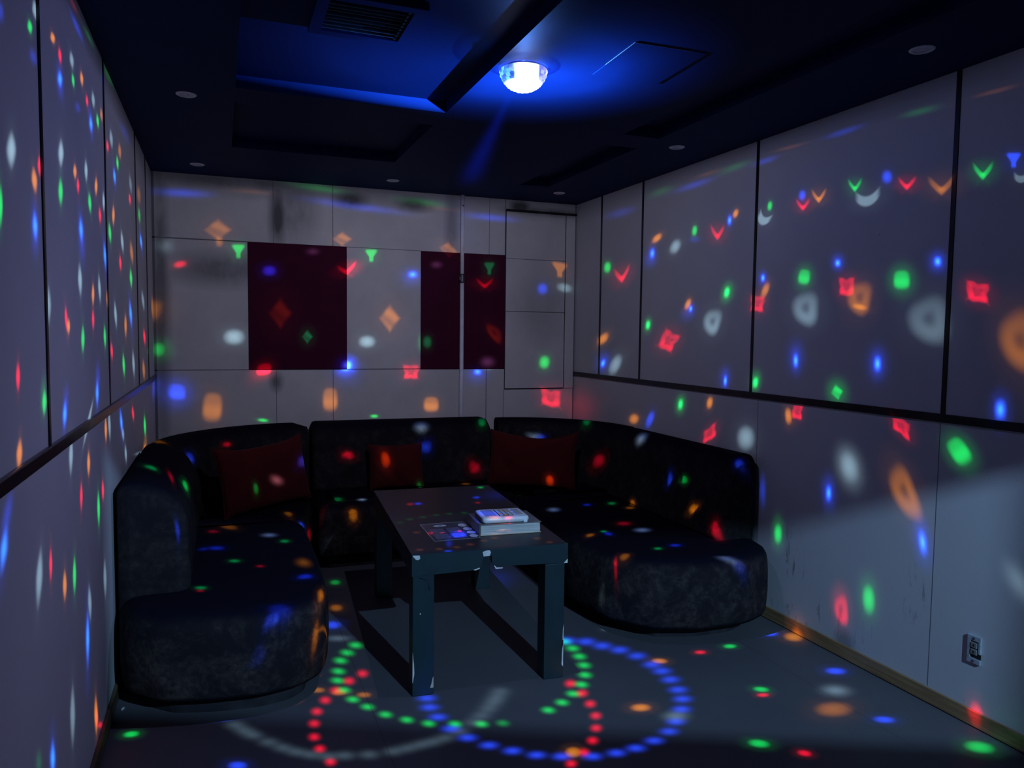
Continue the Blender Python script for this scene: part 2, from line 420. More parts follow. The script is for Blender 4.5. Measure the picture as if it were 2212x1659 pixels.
def back_mesh(path, T, ztop, zbot=0.075, zseat=0.415, er=(0.05, 0.05), tuft=0.0, lean=0.03, rin=0.17, step=(0.17, 0.30)):
    """padded backrest swept along the inner face; the wall side is to the left of the path"""
    prof = []
    zc = ztop - 0.21
    for i in range(4): prof.append((0.03, zbot + (zseat - zbot) * i / 3))
    for i in range(1, 15): z = zseat + (zc - zseat) * i / 14; prof.append((lean * (z - zseat) / (zc - zseat), z))
    for i in range(1, 13):
        a = PI / 2 * i / 12
        prof.append((lean + (rin - lean) * (1 - math.cos(a)), zc + (ztop - zc) * math.sin(a)))
    for i in range(1, 4): prof.append((rin + (T - 0.05 - rin) * i / 3, ztop))
    for i in range(1, 5):
        a = PI / 2 * i / 4
        prof.append((T - 0.05 + 0.05 * math.sin(a), ztop - 0.05 * (1 - math.cos(a))))
    for i in range(1, 5): prof.append((T, ztop - 0.05 - (ztop - 0.05 - zbot) * i / 4))
    n = len(path)
    s = [0.0]
    for a, b in zip(path, path[1:]): s.append(s[-1] + math.dist(a, b))
    L = s[-1]
    bm = bmesh.new(); rings = []
    mid = T / 2
    for i in range(n):
        a = path[max(0, i - 1)]; b = path[min(n - 1, i + 1)]
        tx, ty = b[0] - a[0], b[1] - a[1]; l = math.hypot(tx, ty); nx, ny = -ty / l, tx / l
        ins = 0.0
        for dist, r in ((s[i], er[0]), (L - s[i], er[1])):
            if r > 0 and dist < r: ins = max(ins, r * (1 - math.sqrt(max(0, 1 - (1 - dist / r) ** 2))))
        ring = []
        for (d, z) in prof:
            if tuft and zseat + 0.02 < z and d < rin:
                p1 = s[i] / step[0] + z / step[1]; p2 = s[i] / step[0] - z / step[1]
                h = math.sqrt(abs(math.sin(PI * p1) * math.sin(PI * p2)) + 1e-6)
                w = min(1, (z - zseat) / 0.08) * min(1, max(0, (ztop - 0.03 - z) / 0.10)) * min(1, min(s[i], L - s[i]) / 0.08)
                d = d + tuft * w * (1 - h)
            d2 = mid + (d - mid) * (1 - 2 * ins / T)
            z2 = zbot + (z - zbot) * (1 - ins / (ztop - zbot))
            ring.append(bm.verts.new((path[i][0] + nx * d2, path[i][1] + ny * d2, z2)))
        rings.append(ring)
    m = len(prof)
    for a, b in zip(rings, rings[1:]):
        for j in range(m): bm.faces.new((a[j], a[(j + 1) % m], b[(j + 1) % m], b[j]))
    bm.faces.new(rings[0]); bm.faces.new(rings[-1][::-1])
    return bm

def round_poly(pts, r=0.05, n=5):
    """round the corners of a closed polygon and resample it"""
    out = []
    N = len(pts)
    for i in range(N):
        p0, p1, p2 = Vector(pts[i - 1]), Vector(pts[i]), Vector(pts[(i + 1) % N])
        a, b = (p0 - p1), (p2 - p1)
        rr = min(r, a.length * 0.45, b.length * 0.45)
        a = p1 + a.normalized() * rr; b = p1 + b.normalized() * rr
        for k in range(n + 1):
            t = k / n
            q = a * (1 - t) ** 2 + p1 * 2 * t * (1 - t) + b * t * t
            out.append((q.x, q.y))
    return out

def inset(pts, d):
    N = len(pts); out = []
    for i in range(N):
        a, b = Vector(pts[i - 1]), Vector(pts[(i + 1) % N])
        t = (b - a).normalized()
        out.append((pts[i][0] - t.y * d, pts[i][1] + t.x * d))
    return out

def seat_mesh(pts, zt=0.425, zb=0.072):
    """pts counter-clockwise"""
    bm = bmesh.new(); rings = []
    for (d, z) in ((0.035, zb), (0.012, zb + 0.008), (0.0, zb + 0.03), (-0.006, 0.20), (-0.004, 0.30), (0.0, zt - 0.075), (0.006, zt - 0.045), (0.020, zt - 0.022), (0.045, zt - 0.006), (0.085, zt - 0.0005), (0.11, zt)):
        rings.append([bm.verts.new((x, y, z)) for (x, y) in inset(pts, d)])
    n = len(pts)
    for a, b in zip(rings, rings[1:]):
        for j in range(n): bm.faces.new((a[j], a[(j + 1) % n], b[(j + 1) % n], b[j]))
    bm.faces.new(rings[0][::-1]); bm.faces.new(rings[-1])
    for f in bm.faces: f.smooth = len(f.verts) == 4
    return bm

def plinth_mesh(pts, d):
    bm = bmesh.new(); prism(bm, inset(pts, d), 0.0, 0.074); return bm

SOFA_GROUP = 'sections of the dark U-shaped sofa'
def sofa(label, seat_pts, plinth_in, back):
    cx = sum(p[0] for p in seat_pts) / len(seat_pts); cy = sum(p[1] for p in seat_pts) / len(seat_pts)
    t = thing('sofa_section', label, 'sofa', (cx, cy, 0), 0, SOFA_GROUP)
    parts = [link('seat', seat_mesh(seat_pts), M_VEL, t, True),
             link('plinth', plinth_mesh(seat_pts, plinth_in), M_PLINTH, t),
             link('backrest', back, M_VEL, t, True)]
    for o in parts:
        o.data.transform(Matrix.Translation((-cx, -cy, 0)))
    return t

# left end piece, round nosed, against the left wall
A1 = round_poly([(-0.395, 4.515), (-0.395, 3.36), (-0.355, 3.19), (-0.23, 3.075), (-0.05, 3.025), (0.14, 3.005), (0.29, 3.04), (0.385, 3.13), (0.425, 3.30), (0.44, 3.70), (0.44, 4.36), (0.41, 4.47), (0.33, 4.515)], 0.05)
sofa('rounded end section of the dark velvet sofa along the left wall', A1, 0.085,
     back_mesh(line((-0.125, 3.335), (-0.125, 4.515)), 0.275, 0.885, er=(0.05, 0.02), rin=0.20, lean=0.01))
A2 = round_poly([(-0.36, 5.36), (-0.395, 5.1), (-0.395, 4.53), (0.40, 4.53), (0.475, 4.60), (0.505, 4.78), (0.545, 5.05), (0.545, 5.50), (-0.10, 5.50)], 0.05)
sofa('curved corner section of the dark velvet sofa behind the leftmost red cushion', A2, 0.085,
     back_mesh([(-0.125, 4.53)] + arc(0.515, 4.56, 0.635, 180, 95, 34) + [(0.550, 5.190)], 0.285, 0.868, er=(0.02, 0.03), tuft=0.022))
B1 = round_poly([(0.565, 5.50), (0.565, 4.80), (0.60, 4.76), (1.83, 4.74), (1.868, 4.78), (1.868, 5.50)], 0.04)
sofa('straight middle section of the dark velvet sofa against the back wall', B1, 0.06,
     back_mesh(line((0.575, 5.19), (1.868, 5.17)), 0.345, 0.868, er=(0.04, 0.04), tuft=0.028))
C1 = round_poly([(1.890, 5.50), (1.890, 4.85), (1.885, 4.715), (1.80, 4.70), (1.745, 4.62), (1.78, 4.53), (2.69, 4.53), (2.69, 5.05), (2.60, 5.35), (2.30, 5.50)], 0.05)
sofa('curved corner section of the dark velvet sofa behind the rightmost red cushion', C1, 0.085,
     back_mesh([(1.890, 5.165)] + arc(1.87, 4.56, 0.60, 88, 0, 34) + [(2.47, 4.525)], 0.23, 0.872, er=(0.04, 0.02), tuft=0.028, rin=0.13))
D1 = round_poly([(2.69, 4.515), (1.80, 4.515), (1.745, 4.44), (1.735, 3.62), (1.785, 3.27), (1.93, 3.075), (2.17, 2.99), (2.42, 2.985), (2.58, 3.05), (2.66, 3.14), (2.69, 3.30)], 0.05)
sofa('rounded end section of the dark velvet sofa along the right wall', D1, 0.12,
     back_mesh(line((2.425, 4.505), (2.425, 3.265)), 0.262, 0.872, er=(0.02, 0.05), tuft=0.022, rin=0.17, lean=0.05))

# ----------------------------------------------------------------- cushions
def pillow(w, h, t, sag=0.0, seed=1, n=26):
    rnd = random.Random(seed)
    ph = [rnd.uniform(0, 6) for _ in range(4)]
    bm = bmesh.new(); sides = []
    for sgn in (1, -1):
        g = []
        for j in range(n + 1):
            row = []
            for i in range(n + 1):
                u, v = -1 + 2 * i / n, -1 + 2 * j / n
                u = math.sin(u * PI / 2) * 0.5 + u * 0.5; v = math.sin(v * PI / 2) * 0.5 + v * 0.5
                x = u * w / 2 * (1 - 0.06 * (1 - v * v)); y = v * h / 2 * (1 - 0.05 * (1 - u * u))
                y -= sag * h * max(0, v) ** 2 * (1 - u * u) * (1 - 0.3 * math.sin(2 * u + ph[0]))
                zz = t / 2 * math.sqrt(max(0, (1 - u ** 4) * (1 - v ** 4)))
                zz += 0.012 * math.sin(4 * u + ph[1]) * math.sin(3 * v + ph[2]) * (1 - u * u) * (1 - v * v)
                zz -= 0.010 * math.exp(-((u + v * 0.8 - 0.9 * math.sin(ph[3])) / 0.16) ** 2) * (1 - u ** 4) * (1 - v ** 4)
                row.append(bm.verts.new((x, y, sgn * max(zz, 0.0))))
            g.append(row)
        for j in range(n):
            for i in range(n):
                q = (g[j][i], g[j][i + 1], g[j + 1][i + 1], g[j + 1][i])
                bm.faces.new(q if sgn > 0 else q[::-1])
    bmesh.ops.remove_doubles(bm, verts=bm.verts, dist=0.0008)
    return bm

def cushion(P, e, w, h, t, lean, roll, label, sag, seed):
    """P: bottom centre, e: direction of the bottom edge seen from the front"""
    ex = Vector((e[0], e[1], 0)).normalized()
    nf = Vector((ex.y, -ex.x, 0))                      # towards the viewer
    a = math.radians(lean)
    up = Vector((0, 0, math.cos(a))) - nf * math.sin(a)
    th = ex.cross(up)
    r = math.radians(roll)
    ex2 = ex * math.cos(r) + up * math.sin(r); up2 = up * math.cos(r) - ex * math.sin(r)
    M = Matrix(((ex2.x, up2.x, th.x, 0), (ex2.y, up2.y, th.y, 0), (ex2.z, up2.z, th.z, 0), (0, 0, 0, 1)))
    t0 = thing('throw_cushion', label, 'cushion', P, 0, 'red cushions on the sofa')
    bm = pillow(w, h, t, sag, seed)
    bmesh.ops.transform(bm, matrix=M @ Matrix.Translation((0, h / 2, 0)), verts=bm.verts)
    link('cover', bm, M_RED, t0, True)
    bm = bmesh.new()                                   # piped seam round the edge
    n = 88; pts = []
    for k in range(n):
        q = k / n * 4; s = q % 1 * 2 - 1; side = int(q)
        u, v = ((s, -1), (1, s), (-s, 1), (-1, -s))[side]
        x = u * w / 2 * (1 - 0.06 * (1 - v * v)); y = v * h / 2 * (1 - 0.05 * (1 - u * u))
        y -= sag * h * max(0, v) ** 2 * (1 - u * u)
        pts.append(M @ Vector((x, y + h / 2, 0)))
    rings = []
    for k in range(n):
        tg = (pts[(k + 1) % n] - pts[k - 1]).normalized(); o1 = th; o2 = tg.cross(th)
        rings.append([bm.verts.new(pts[k] + (o1 * math.cos(2 * PI * j / 6) + o2 * math.sin(2 * PI * j / 6)) * 0.0035) for j in range(6)])
    for k in range(n):
        a_, b_ = rings[k], rings[(k + 1) % n]
        for j in range(6): bm.faces.new((a_[j], a_[(j + 1) % 6], b_[(j + 1) % 6], b_[j]))
    link('seam', bm, M_RED, t0, True)
    return t0
cushion((0.272, 4.745, 0.432), (0.588, 0.414), 0.645, 0.415, 0.115, 12, 2, 'large sagging red cushion in the left corner of the sofa', 0.10, 3)
cushion((1.125, 5.075, 0.428), (1, -0.01), 0.375, 0.315, 0.11, 14, 0, 'small square red cushion in the middle behind the table', 0.03, 5)
cushion((2.000, 4.800, 0.432), (0.60, -0.40), 0.630, 0.405, 0.14, 16, 0, 'wide red cushion with dipped top in the right corner of the sofa', 0.12, 9)

# ----------------------------------------------------------------- table
TW, TL, TZ, AP = 0.680, 1.310, 0.597, 0.087
t = thing('coffee_table', 'low dark lacquered table with chipped edges in the middle of the sofa', 'table', (0.717, 2.962, 0), math.radians(-4.0))
table = t
# slab: front board has a broken notch in its lower edge
bm = bmesh.new()
z0, z1 = TZ - AP, TZ
nx0, nx1 = 0.292, 0.345
def yz(pts, y):
    return [bm.verts.new((x, y, z)) for x, z in pts]
fr = [(0, z0 - 0.003), (nx0 - 0.028, z0 + 0.004), (nx0 - 0.004, z0 + 0.010), (nx0 + 0.006, z0 + 0.042), (nx0 + 0.010, z0 + 0.062), (nx1 - 0.020, z0 + 0.063), (nx1 - 0.008, z0 + 0.060), (nx1 - 0.006, z0 + 0.030), (nx1 + 0.004, z0 + 0.014), (TW, z0 + 0.002), (TW, z1), (0, z1)]
a = yz(fr, 0.0); b = yz(fr, 0.022)
bm.faces.new(a); bm.faces.new(b[::-1])
for i in range(len(fr)): bm.faces.new((a[i], b[i], b[(i + 1) % len(fr)], a[(i + 1) % len(fr)]))
box(bm, 0, 0.022, 0.022, TL, z0, z1 - 0.012); box(bm, TW - 0.022, TW, 0.022, TL, z0, z1 - 0.012); box(bm, 0.022, TW - 0.022, TL - 0.022, TL, z0, z1 - 0.012)
apron = link('apron', bm, M_TAB, t)
link('tabletop', newbox(0.0, TW, 0.0225, TL, z1 - 0.0115, z1, bev=0.0015), M_TOP, t)
LG = 0.090
for (lx, ly) in ((0.004, 0.004), (TW - LG - 0.012, 0.004), (0.004, TL - LG - 0.004), (TW - LG - 0.012, TL - LG - 0.004)):
    link('leg', newbox(lx, lx + LG, ly, ly + LG, 0.001, z0 + 0.001, bev=0.0025), M_TAB, t)
def chip(pts, y, label, m=M_CHIP, th=0.0012):
    bm = bmesh.new()
    a = [bm.verts.new((x, y - th, z)) for x, z in pts]; b = [bm.verts.new((x, y + 0.0008, z)) for x, z in pts]
    bm.faces.new(a); bm.faces.new(b[::-1])
    for i in range(len(pts)): bm.faces.new((a[i], b[i], b[(i + 1) % len(pts)], a[(i + 1) % len(pts)]))
    o = link('paint_chip', bm, m, t); o['label'] = label
chip([(0.003, z1 - 0.002), (0.032, z1 - 0.003), (0.034, z1 - 0.017), (0.024, z1 - 0.022), (0.016, z1 - 0.019), (0.006, z1 - 0.008)], 0, 'bare white chip')
chip([(nx0 + 0.006, z1 - 0.008), (nx0 + 0.022, z1 - 0.003), (nx0 + 0.036, z1 - 0.003), (nx0 + 0.041, z1 - 0.012), (nx0 + 0.037, z1 - 0.026), (nx0 + 0.010, z1 - 0.028), (nx0 + 0.007, z1 - 0.016)], 0, 'bare white chip')
chip([(nx1 + 0.002, z0 + 0.018), (nx1 + 0.006, z0 + 0.016), (nx1 + 0.014, z0 + 0.008), (nx1 + 0.042, z0 + 0.006), (nx1 + 0.040, z0 + 0.002), (nx1 + 0.010, z0 + 0.002)], 0, 'bare white chip')
chip([(nx0 - 0.034, z0 + 0.005), (nx0 - 0.008, z0 + 0.013), (nx0 - 0.006, z0 + 0.009), (nx0 - 0.024, z0 + 0.003)], 0, 'bare white chip')
chip([(TW - 0.018, z0 + 0.003), (TW - 0.001, z0 + 0.003), (TW - 0.001, z0 + 0.020), (TW - 0.008, z0 + 0.014)], 0, 'bare white chip')
chip([(0.006, 0.06), (0.012, 0.10), (0.010, 0.14), (0.005, 0.19), (0.0042, 0.06)], 0.004, 'bare white chip')
chip([(0.078, 0.03), (0.092, 0.03), (0.092, 0.078), (0.088, 0.07), (0.084, 0.05)], 0.004, 'bare grey chip', M_EDGE)
xr = TW - 0.012
chip([(xr - 0.005, 0.17), (xr - 0.001, 0.17), (xr - 0.001, 0.24), (xr - 0.004, 0.22)], 0.004, 'bare white chip')
chip([(xr - 0.008, 0.06), (xr - 0.001, 0.05), (xr - 0.001, 0.15), (xr - 0.006, 0.13)], 0.004, 'bare white chip')
chip([(0.033, 0.346), (0.037, 0.345), (0.038, 0.350), (0.034, 0.351)], 0.004, 'small white nick')
# curved scrape on the left front leg
bm = bmesh.new()
pts = [(0.030 + 0.042 * math.sin(q), 0.500 - 0.055 * (1 - math.cos(q)) - 0.0) for q in [i * 0.13 for i in range(13)]]
for (x, z), (x2, z2) in zip(pts, pts[1:]):
    vs = [bm.verts.new(c) for c in ((x, 0.0032, z), (x2, 0.0032, z2), (x2 + 0.004, 0.0032, z2 - 0.003), (x + 0.003, 0.0032, z - 0.005))]
    bm.faces.new(vs)
bmesh.ops.solidify(bm, geom=bm.faces[:], thickness=0.0008)
link('scrape', bm, M_TORN, t)['label'] = 'curved dark scrape'

# ----------------------------------------------------------------- things on the table
def on_table(x, y): return table.matrix_basis @ Vector((x, y, 0))
# song book: world footprint (1.069,3.153)-(1.367,3.10)-…
def place(name, label, cat, x, y, z, rot): return thing(name, label, cat, (x, y, z), math.radians(rot))
BW, BD, BH = 0.285, 0.225, 0.050
bk = place('song_book', 'thick dark covered song book lying shut on the table under the remote', 'book', 1.074, 3.148, TZ + 0.0005, -4.5)
bm = bmesh.new(); box(bm, 0, BW, 0, BD, 0, 0.0035, bev=0.001); link('bottom_cover', bm, M_EDGE, bk)
bm = newbox(0.002, BW - 0.004, 0.002, BD - 0.004, 0.0036, BH - 0.0036)
for v in bm.verts:
    if v.co.y < 0.01 and v.co.x > 0.1: v.co.y += 0.002
bmesh.ops.subdivide_edges(bm, edges=bm.edges[:], cuts=4, use_grid_fill=True)
rnd = random.Random(4)
for v in bm.verts:
    if v.co.y < 0.012: v.co.y += 0.0022 * math.sin(v.co.x * 40) * math.sin(v.co.z * 120)
link('page_block', bm, M_PAGES, bk)
link('top_cover', newbox(0, BW, -0.002, BD, BH - 0.0034, BH, bev=0.001), M_COVER, bk)
link('spine', newbox(-0.0045, -0.0004, 0.0, BD, 0, BH, bev=0.0015), M_COVER, bk)

# remote control: thick pale tablet, dark front end, keypad and screen
RW, RD, RH = 0.218, 0.175, 0.028
rc = place('remote_control', 'chunky white karaoke remote with keypad lying on the song book', 'remote control', 1.087, 3.150, TZ + BH + 0.0012, -5.0)
bm = bmesh.new()
pts = round_poly([(0, 0), (RW, 0), (RW, RD), (0, RD)], 0.022, 6)
rings = []
for (d, z) in ((0.010, 0.0), (0.002, 0.006), (0.0, 0.013), (0.001, RH - 0.006), (0.006, RH - 0.001), (0.012, RH)):
    rings.append([bm.verts.new((x, y, z)) for x, y in inset(pts, d)])
n = len(pts)
for a, b in zip(rings, rings[1:]):
    for j in range(n): bm.faces.new((a[j], a[(j + 1) % n], b[(j + 1) % n], b[j]))
bm.faces.new(rings[0][::-1]); bm.faces.new(rings[-1])
link('body', bm, M_WHITE, rc, True)
link('end_cap', newbox(-0.0025, 0.004, 0.022, RD - 0.022, 0.005, RH - 0.006, bev=0.002), M_DGREY, rc)['label'] = 'dark rounded end'
link('stand_tab', newbox(RW - 0.030, RW - 0.012, -0.004, 0.004, -0.0002, 0.010, bev=0.002), M_WHITE, rc)
link('screen', newbox(0.020, 0.075, 0.030, RD - 0.028, RH - 0.0004, RH + 0.0010), M_SCREEN, rc)
link('keypad_panel', newbox(0.082, 0.148, 0.026, RD - 0.026, RH - 0.0004, RH + 0.0006), M_DGREY, rc)
for j in range(5):
    for i in range(3):
        x = 0.086 + i * 0.0205; y = 0.030 + j * 0.0240
        link('key', newbox(x, x + 0.0170, y, y + 0.0190, RH + 0.0006, RH + 0.0030, bev=0.0008), M_KEYO if (i + j) % 4 == 1 else M_KEYS, rc)
link('divider_strip', newbox(0.152, 0.158, 0.022, RD - 0.022, RH - 0.0004, RH + 0.0016), M_WHITE, rc)
link('side_keys', newbox(0.163, 0.196, 0.034, RD - 0.034, RH - 0.0004, RH + 0.0012), M_KEYS, rc)

# laminated sheet
sh = place('laminated_sheet', 'flat laminated printed sheet on the table left of the book', 'sheet', 0.856, 3.130, TZ + 0.0004, -2.0)
SW, SD = 0.212, 0.300
link('sheet', newbox(0, SW, 0, SD, 0, 0.0010), M_SHEET, sh)
bm = bmesh.new()
for a in ((0, SW, 0, 0.003), (0, SW, SD - 0.003, SD), (0, 0.003, 0.003, SD - 0.003), (SW - 0.003, SW, 0.003, SD - 0.003)): box(bm, *a, 0.0010, 0.0013)
link('clear_border', bm, M_SHEETE, sh)
bm = bmesh.new()
for (x, y, rx, ry, m) in ((0.190, 0.235, 0.020, 0.030, 1), (0.196, 0.165, 0.020, 0.028, 1), (0.196, 0.100, 0.020, 0.026, 1), (0.190, 0.040, 0.019, 0.024, 1), (0.085, 0.250, 0.032, 0.017, 1)):
    vs = [bm.verts.new((x + min(rx, 0.0) + rx * math.cos(2 * PI * q / 24), y + ry * math.sin(2 * PI * q / 24), 0.00125)) for q in range(24)]
    bm.faces.new(vs).material_index = 0
vs = [bm.verts.new((0.085 + 0.012 * math.cos(2 * PI * q / 20), 0.250 + 0.006 * math.sin(2 * PI * q / 20), 0.0014)) for q in range(20)]
bm.faces.new(vs).material_index = 1
for (x0, x1, y0, y1) in ((0.020, 0.085, 0.030, 0.110), (0.100, 0.160, 0.030, 0.110), (0.020, 0.085, 0.125, 0.200), (0.100, 0.160, 0.125, 0.205)):
    box(bm, x0, x1, y0, y1, 0.0010, 0.0012, 2)
link('print', bm, [M_SHEETW, M_SHEET, M_SHEETB], sh)

# ----------------------------------------------------------------- small things on wall and floor
t = thing('wall_socket', 'bare zinc wall socket without cover plate low on the right wall', 'socket', (XR - 0.0005, 2.011, 0.303), PI / 2)
# local: x to +y world … front faces -x world  -> local -y
so = t; so.rotation_euler = (0, 0, -PI / 2)
bm = bmesh.new()
w2, h2 = 0.028, 0.054
for a in ((-w2, w2, h2 - 0.020, h2), (-w2, w2, -h2, -h2 + 0.020), (-w2, -w2 + 0.013, -h2 + 0.020, h2 - 0.020), (w2 - 0.010, w2, -0.012, h2 - 0.020)):
    box(bm, a[0], a[1], -0.009, 0.0, a[2], a[3], bev=0.002)
link('mounting_bracket', bm, M_SOCK, so)
link('back_box', newbox(-w2 + 0.004, w2 - 0.002, -0.002, 0.0, -h2 + 0.006, h2 - 0.006), M_GAP, so)
for zc in (0.018, -0.008):
    o = link('socket_insert', newbox(-0.011, 0.014, -0.0115, -0.0022, zc - 0.0105, zc + 0.0105, bev=0.0015), M_SOCKI, so)
    link('slot', newbox(-0.001, 0.004, -0.0122, -0.0114, zc - 0.005, zc + 0.005), M_GAP, o)
for zc in (h2 - 0.010, -h2 + 0.010):
    bm = bmesh.new(); lathe(bm, [(0.0045, 0), (0.0045, 0.002), (0.003, 0.003)], 14, M=Matrix.Translation((0.0, -0.0088, zc)) @ Matrix.Rotation(PI / 2, 4, 'X'))
    link('screw', bm, M_CLAMP, so)
bm = bmesh.new(); prism(bm, [(-0.012, -0.006), (0.004, -0.004), (0.013, 0.005), (0.002, 0.006), (-0.010, 0.000)], 0.0, 0.002)
o = link('paper_scrap', bm, M_PAPER); o.location = (-0.378, 3.255, 0.0005); o.rotation_euler = (0, 0, 0.9)
tag(o, 'tiny white paper scrap on the floor beside the left skirting', 'scrap')

# ----------------------------------------------------------------- ceiling things
def downlight(x, y, label):
    t = thing('downlight', label, 'downlight', (x, y, H), 0, 'unlit downlights in the ceiling frame')
    bm = bmesh.new(); lathe(bm, [(0.031, -0.0035), (0.038, -0.0045), (0.043, -0.002), (0.044, 0.0)], 36, close_top=False, close_bot=False)
    lathe(bm, [(0.031, -0.0035), (0.030, -0.0003)], 36, close_top=False, close_bot=False)
    link('trim_ring', bm, M_LIGHTTRIM, t, True)
    bm = bmesh.new(); lathe(bm, [(0.0305, -0.0012), (0.020, -0.0010), (0.012, -0.0008)], 36, close_top=True, close_bot=False)
    link('reflector', bm, M_REFL, t, True)
    bm = bmesh.new(); lathe(bm, [(0.001, -0.0045), (0.006, -0.0040), (0.009, -0.0025), (0.010, -0.0009)], 24, close_top=False)
    link('lens', bm, M_LENS, t, True)
downlight(-0.128, 3.75, 'downlight over the left wall in front of the vent bay')
downlight(-0.122, 5.271, 'downlight in the back left corner of the ceiling')
downlight(1.130, 5.257, 'downlight at the back middle, above the back wall between the felt panels')
downlight(2.366, 5.196, 'downlight in the back right corner of the ceiling')
downlight(2.389, 3.678, 'middle downlight of the row above the right wall')
downlight(2.396, 2.102, 'nearest and largest downlight above the right wall')

t = thing('ceiling_vent', 'square slatted air vent in the ceiling left of the glowing light', 'vent', (0.489, 2.714, HT))
vw, vd, vz = 0.140, 0.134, -0.025
bm = bmesh.new()
for a in ((-vw - 0.04, -vw, -vd - 0.04, vd + 0.04), (vw, vw + 0.04, -vd - 0.04, vd + 0.04), (-vw, vw, -vd - 0.04, -vd), (-vw, vw, vd, vd + 0.04)): box(bm, *a, vz - 0.002, -0.0005)
link('frame', bm, M_CEIL, t)
link('backing', newbox(-vw, vw, -vd, vd, -0.004, -0.0006), M_GAP, t)
for i in range(9):
    y = -vd + 0.0155 + i * 0.0297
    M = Matrix.Translation((0, y, vz + 0.009)) @ Matrix.Rotation(math.radians(42 if i % 3 else 30), 4, 'X')
    bm = newbox(-vw + 0.001, vw - 0.020, -0.013, 0.013, -0.0008, 0.0008)
    bmesh.ops.transform(bm, matrix=M, verts=bm.verts)
    link('slat', bm, M_SLAT, t)
bm = bmesh.new()
for i in range(9):
    y = -vd + 0.0155 + i * 0.0297
    box(bm, vw - 0.018, vw - 0.001, y - 0.010, y + 0.008, vz, vz + 0.014)
link('end_comb', bm, M_GAP, t)

t = thing('ceiling_hatch', 'flush square access hatch with painted lit edge right of the glowing light', 'hatch', (1.56, 2.62, H), math.radians(-2))
link('leaf', newbox(-0.150, 0.150, -0.180, 0.180, -0.0022, -0.0003), M_CEIL, t)
bm = bmesh.new()
for a in ((-0.1515, -0.150, -0.1815, 0.060), (-0.150, 0.090, -0.1815, -0.1795)): box(bm, *a, -0.0026, -0.0003)  # pale strips stand in for light caught along two hatch edges
link('lit_edge_strip', bm, M_HATCH, t)
bm = bmesh.new()
for a in ((0.150, 0.1535, -0.1795, 0.180), (-0.153, 0.1535, 0.180, 0.1835)): box(bm, *a, -0.0010, -0.0003)
link('gap', bm, M_GAP, t)

# ----------------------------------------------------------------- the party light
R = 0.093
dl = thing('ceiling_party_light', 'glowing faceted dome party light on the ceiling', 'light', (BALL.x, BALL.y, BALL.z))
bm = bmesh.new(); lathe(bm, [(0.050, 0.004), (0.060, 0.008), (0.062, H - BALL.z - 0.0005)], 40)
link('base', bm, M_BASE, dl, True)
bm = bmesh.new(); lathe(bm, [(0.0885, -0.005), (0.0965, -0.006), (0.0985, -0.001), (0.0965, 0.004), (0.0885, 0.003)], 56, close_top=False, close_bot=False)
link('rim', bm, M_RIM, dl, True)
# faceted dome: hexagon-like cells
def dome_mat():
    m = bpy.data.materials.new('faceted_clear_dome'); m.use_nodes = True
    nt = m.node_tree
    for n in list(nt.nodes): nt.nodes.remove(n)
    T = NT(nt)
    geo = T.n('ShaderNodeNewGeometry'); rnd = geo.outputs['Random Per Island']
    oc = T.n('ShaderNodeTexCoord').outputs['Object']
    sx = T.n('ShaderNodeSeparateXYZ'); T.l(oc, sx.inputs[0])
    # the LED cluster shows as one burnt-out core; facets beside it stay blue, cyan and lavender
    u = T.math('ADD', T.math('MULTIPLY', sx.outputs[0], 0.93), T.math('MULTIPLY', sx.outputs[1], -0.36))
    low = T.ramp(sx.outputs[2], -0.052, -0.062)
    side = T.ramp(T.math('ABSOLUTE', T.math('ADD', u, -0.012)), 0.050, 0.036)
    k = T.math('MAXIMUM', low, side)
    e0 = T.mix(T.ramp(u, -0.03, 0.05), (0.05, 0.16, 0.75), (0.30, 0.30, 0.75))
    e1 = T.mix(T.ramp(rnd, 0.35, 0.75), e0, T.mix(T.ramp(u, -0.03, 0.05), (0.16, 0.62, 0.85), (0.55, 0.55, 0.80)))
    dim = T.vmath('SCALE', e1)
    T.l(T.math('ADD', 0.35, T.math('MULTIPLY', rnd, 0.75)), dim.node.inputs['Scale'])
    colr = T.mix(k, dim, (2.2, 2.6, 3.2))
    em = T.n('ShaderNodeEmission'); T.l(colr, em.inputs['Color']); em.inputs['Strength'].default_value = 1.0
    tr = T.n('ShaderNodeBsdfTransparent')
    ad = T.n('ShaderNodeAddShader'); T.l(tr.outputs[0], ad.inputs[0]); T.l(em.outputs[0], ad.inputs[1])
    gl = T.n('ShaderNodeBsdfGlossy'); gl.inputs['Roughness'].default_value = 0.1; gl.inputs['Color'].default_value = (0.04, 0.04, 0.04, 1)
    ad2 = T.n('ShaderNodeAddShader'); T.l(ad.outputs[0], ad2.inputs[0]); T.l(gl.outputs[0], ad2.inputs[1])
    out = T.n('ShaderNodeOutputMaterial'); T.l(ad2.outputs[0], out.inputs[0])
    return m
M_DOME = dome_mat()
bm = bmesh.new()
rows = 9
rd = random.Random(2)
grid = []
for r in range(rows + 1):
    th = (PI / 2 - 0.04) * (1 - r / rows) + 0.02
    cnt = max(5, int(round(26 * math.sin(th))))
    grid.append((th, cnt))
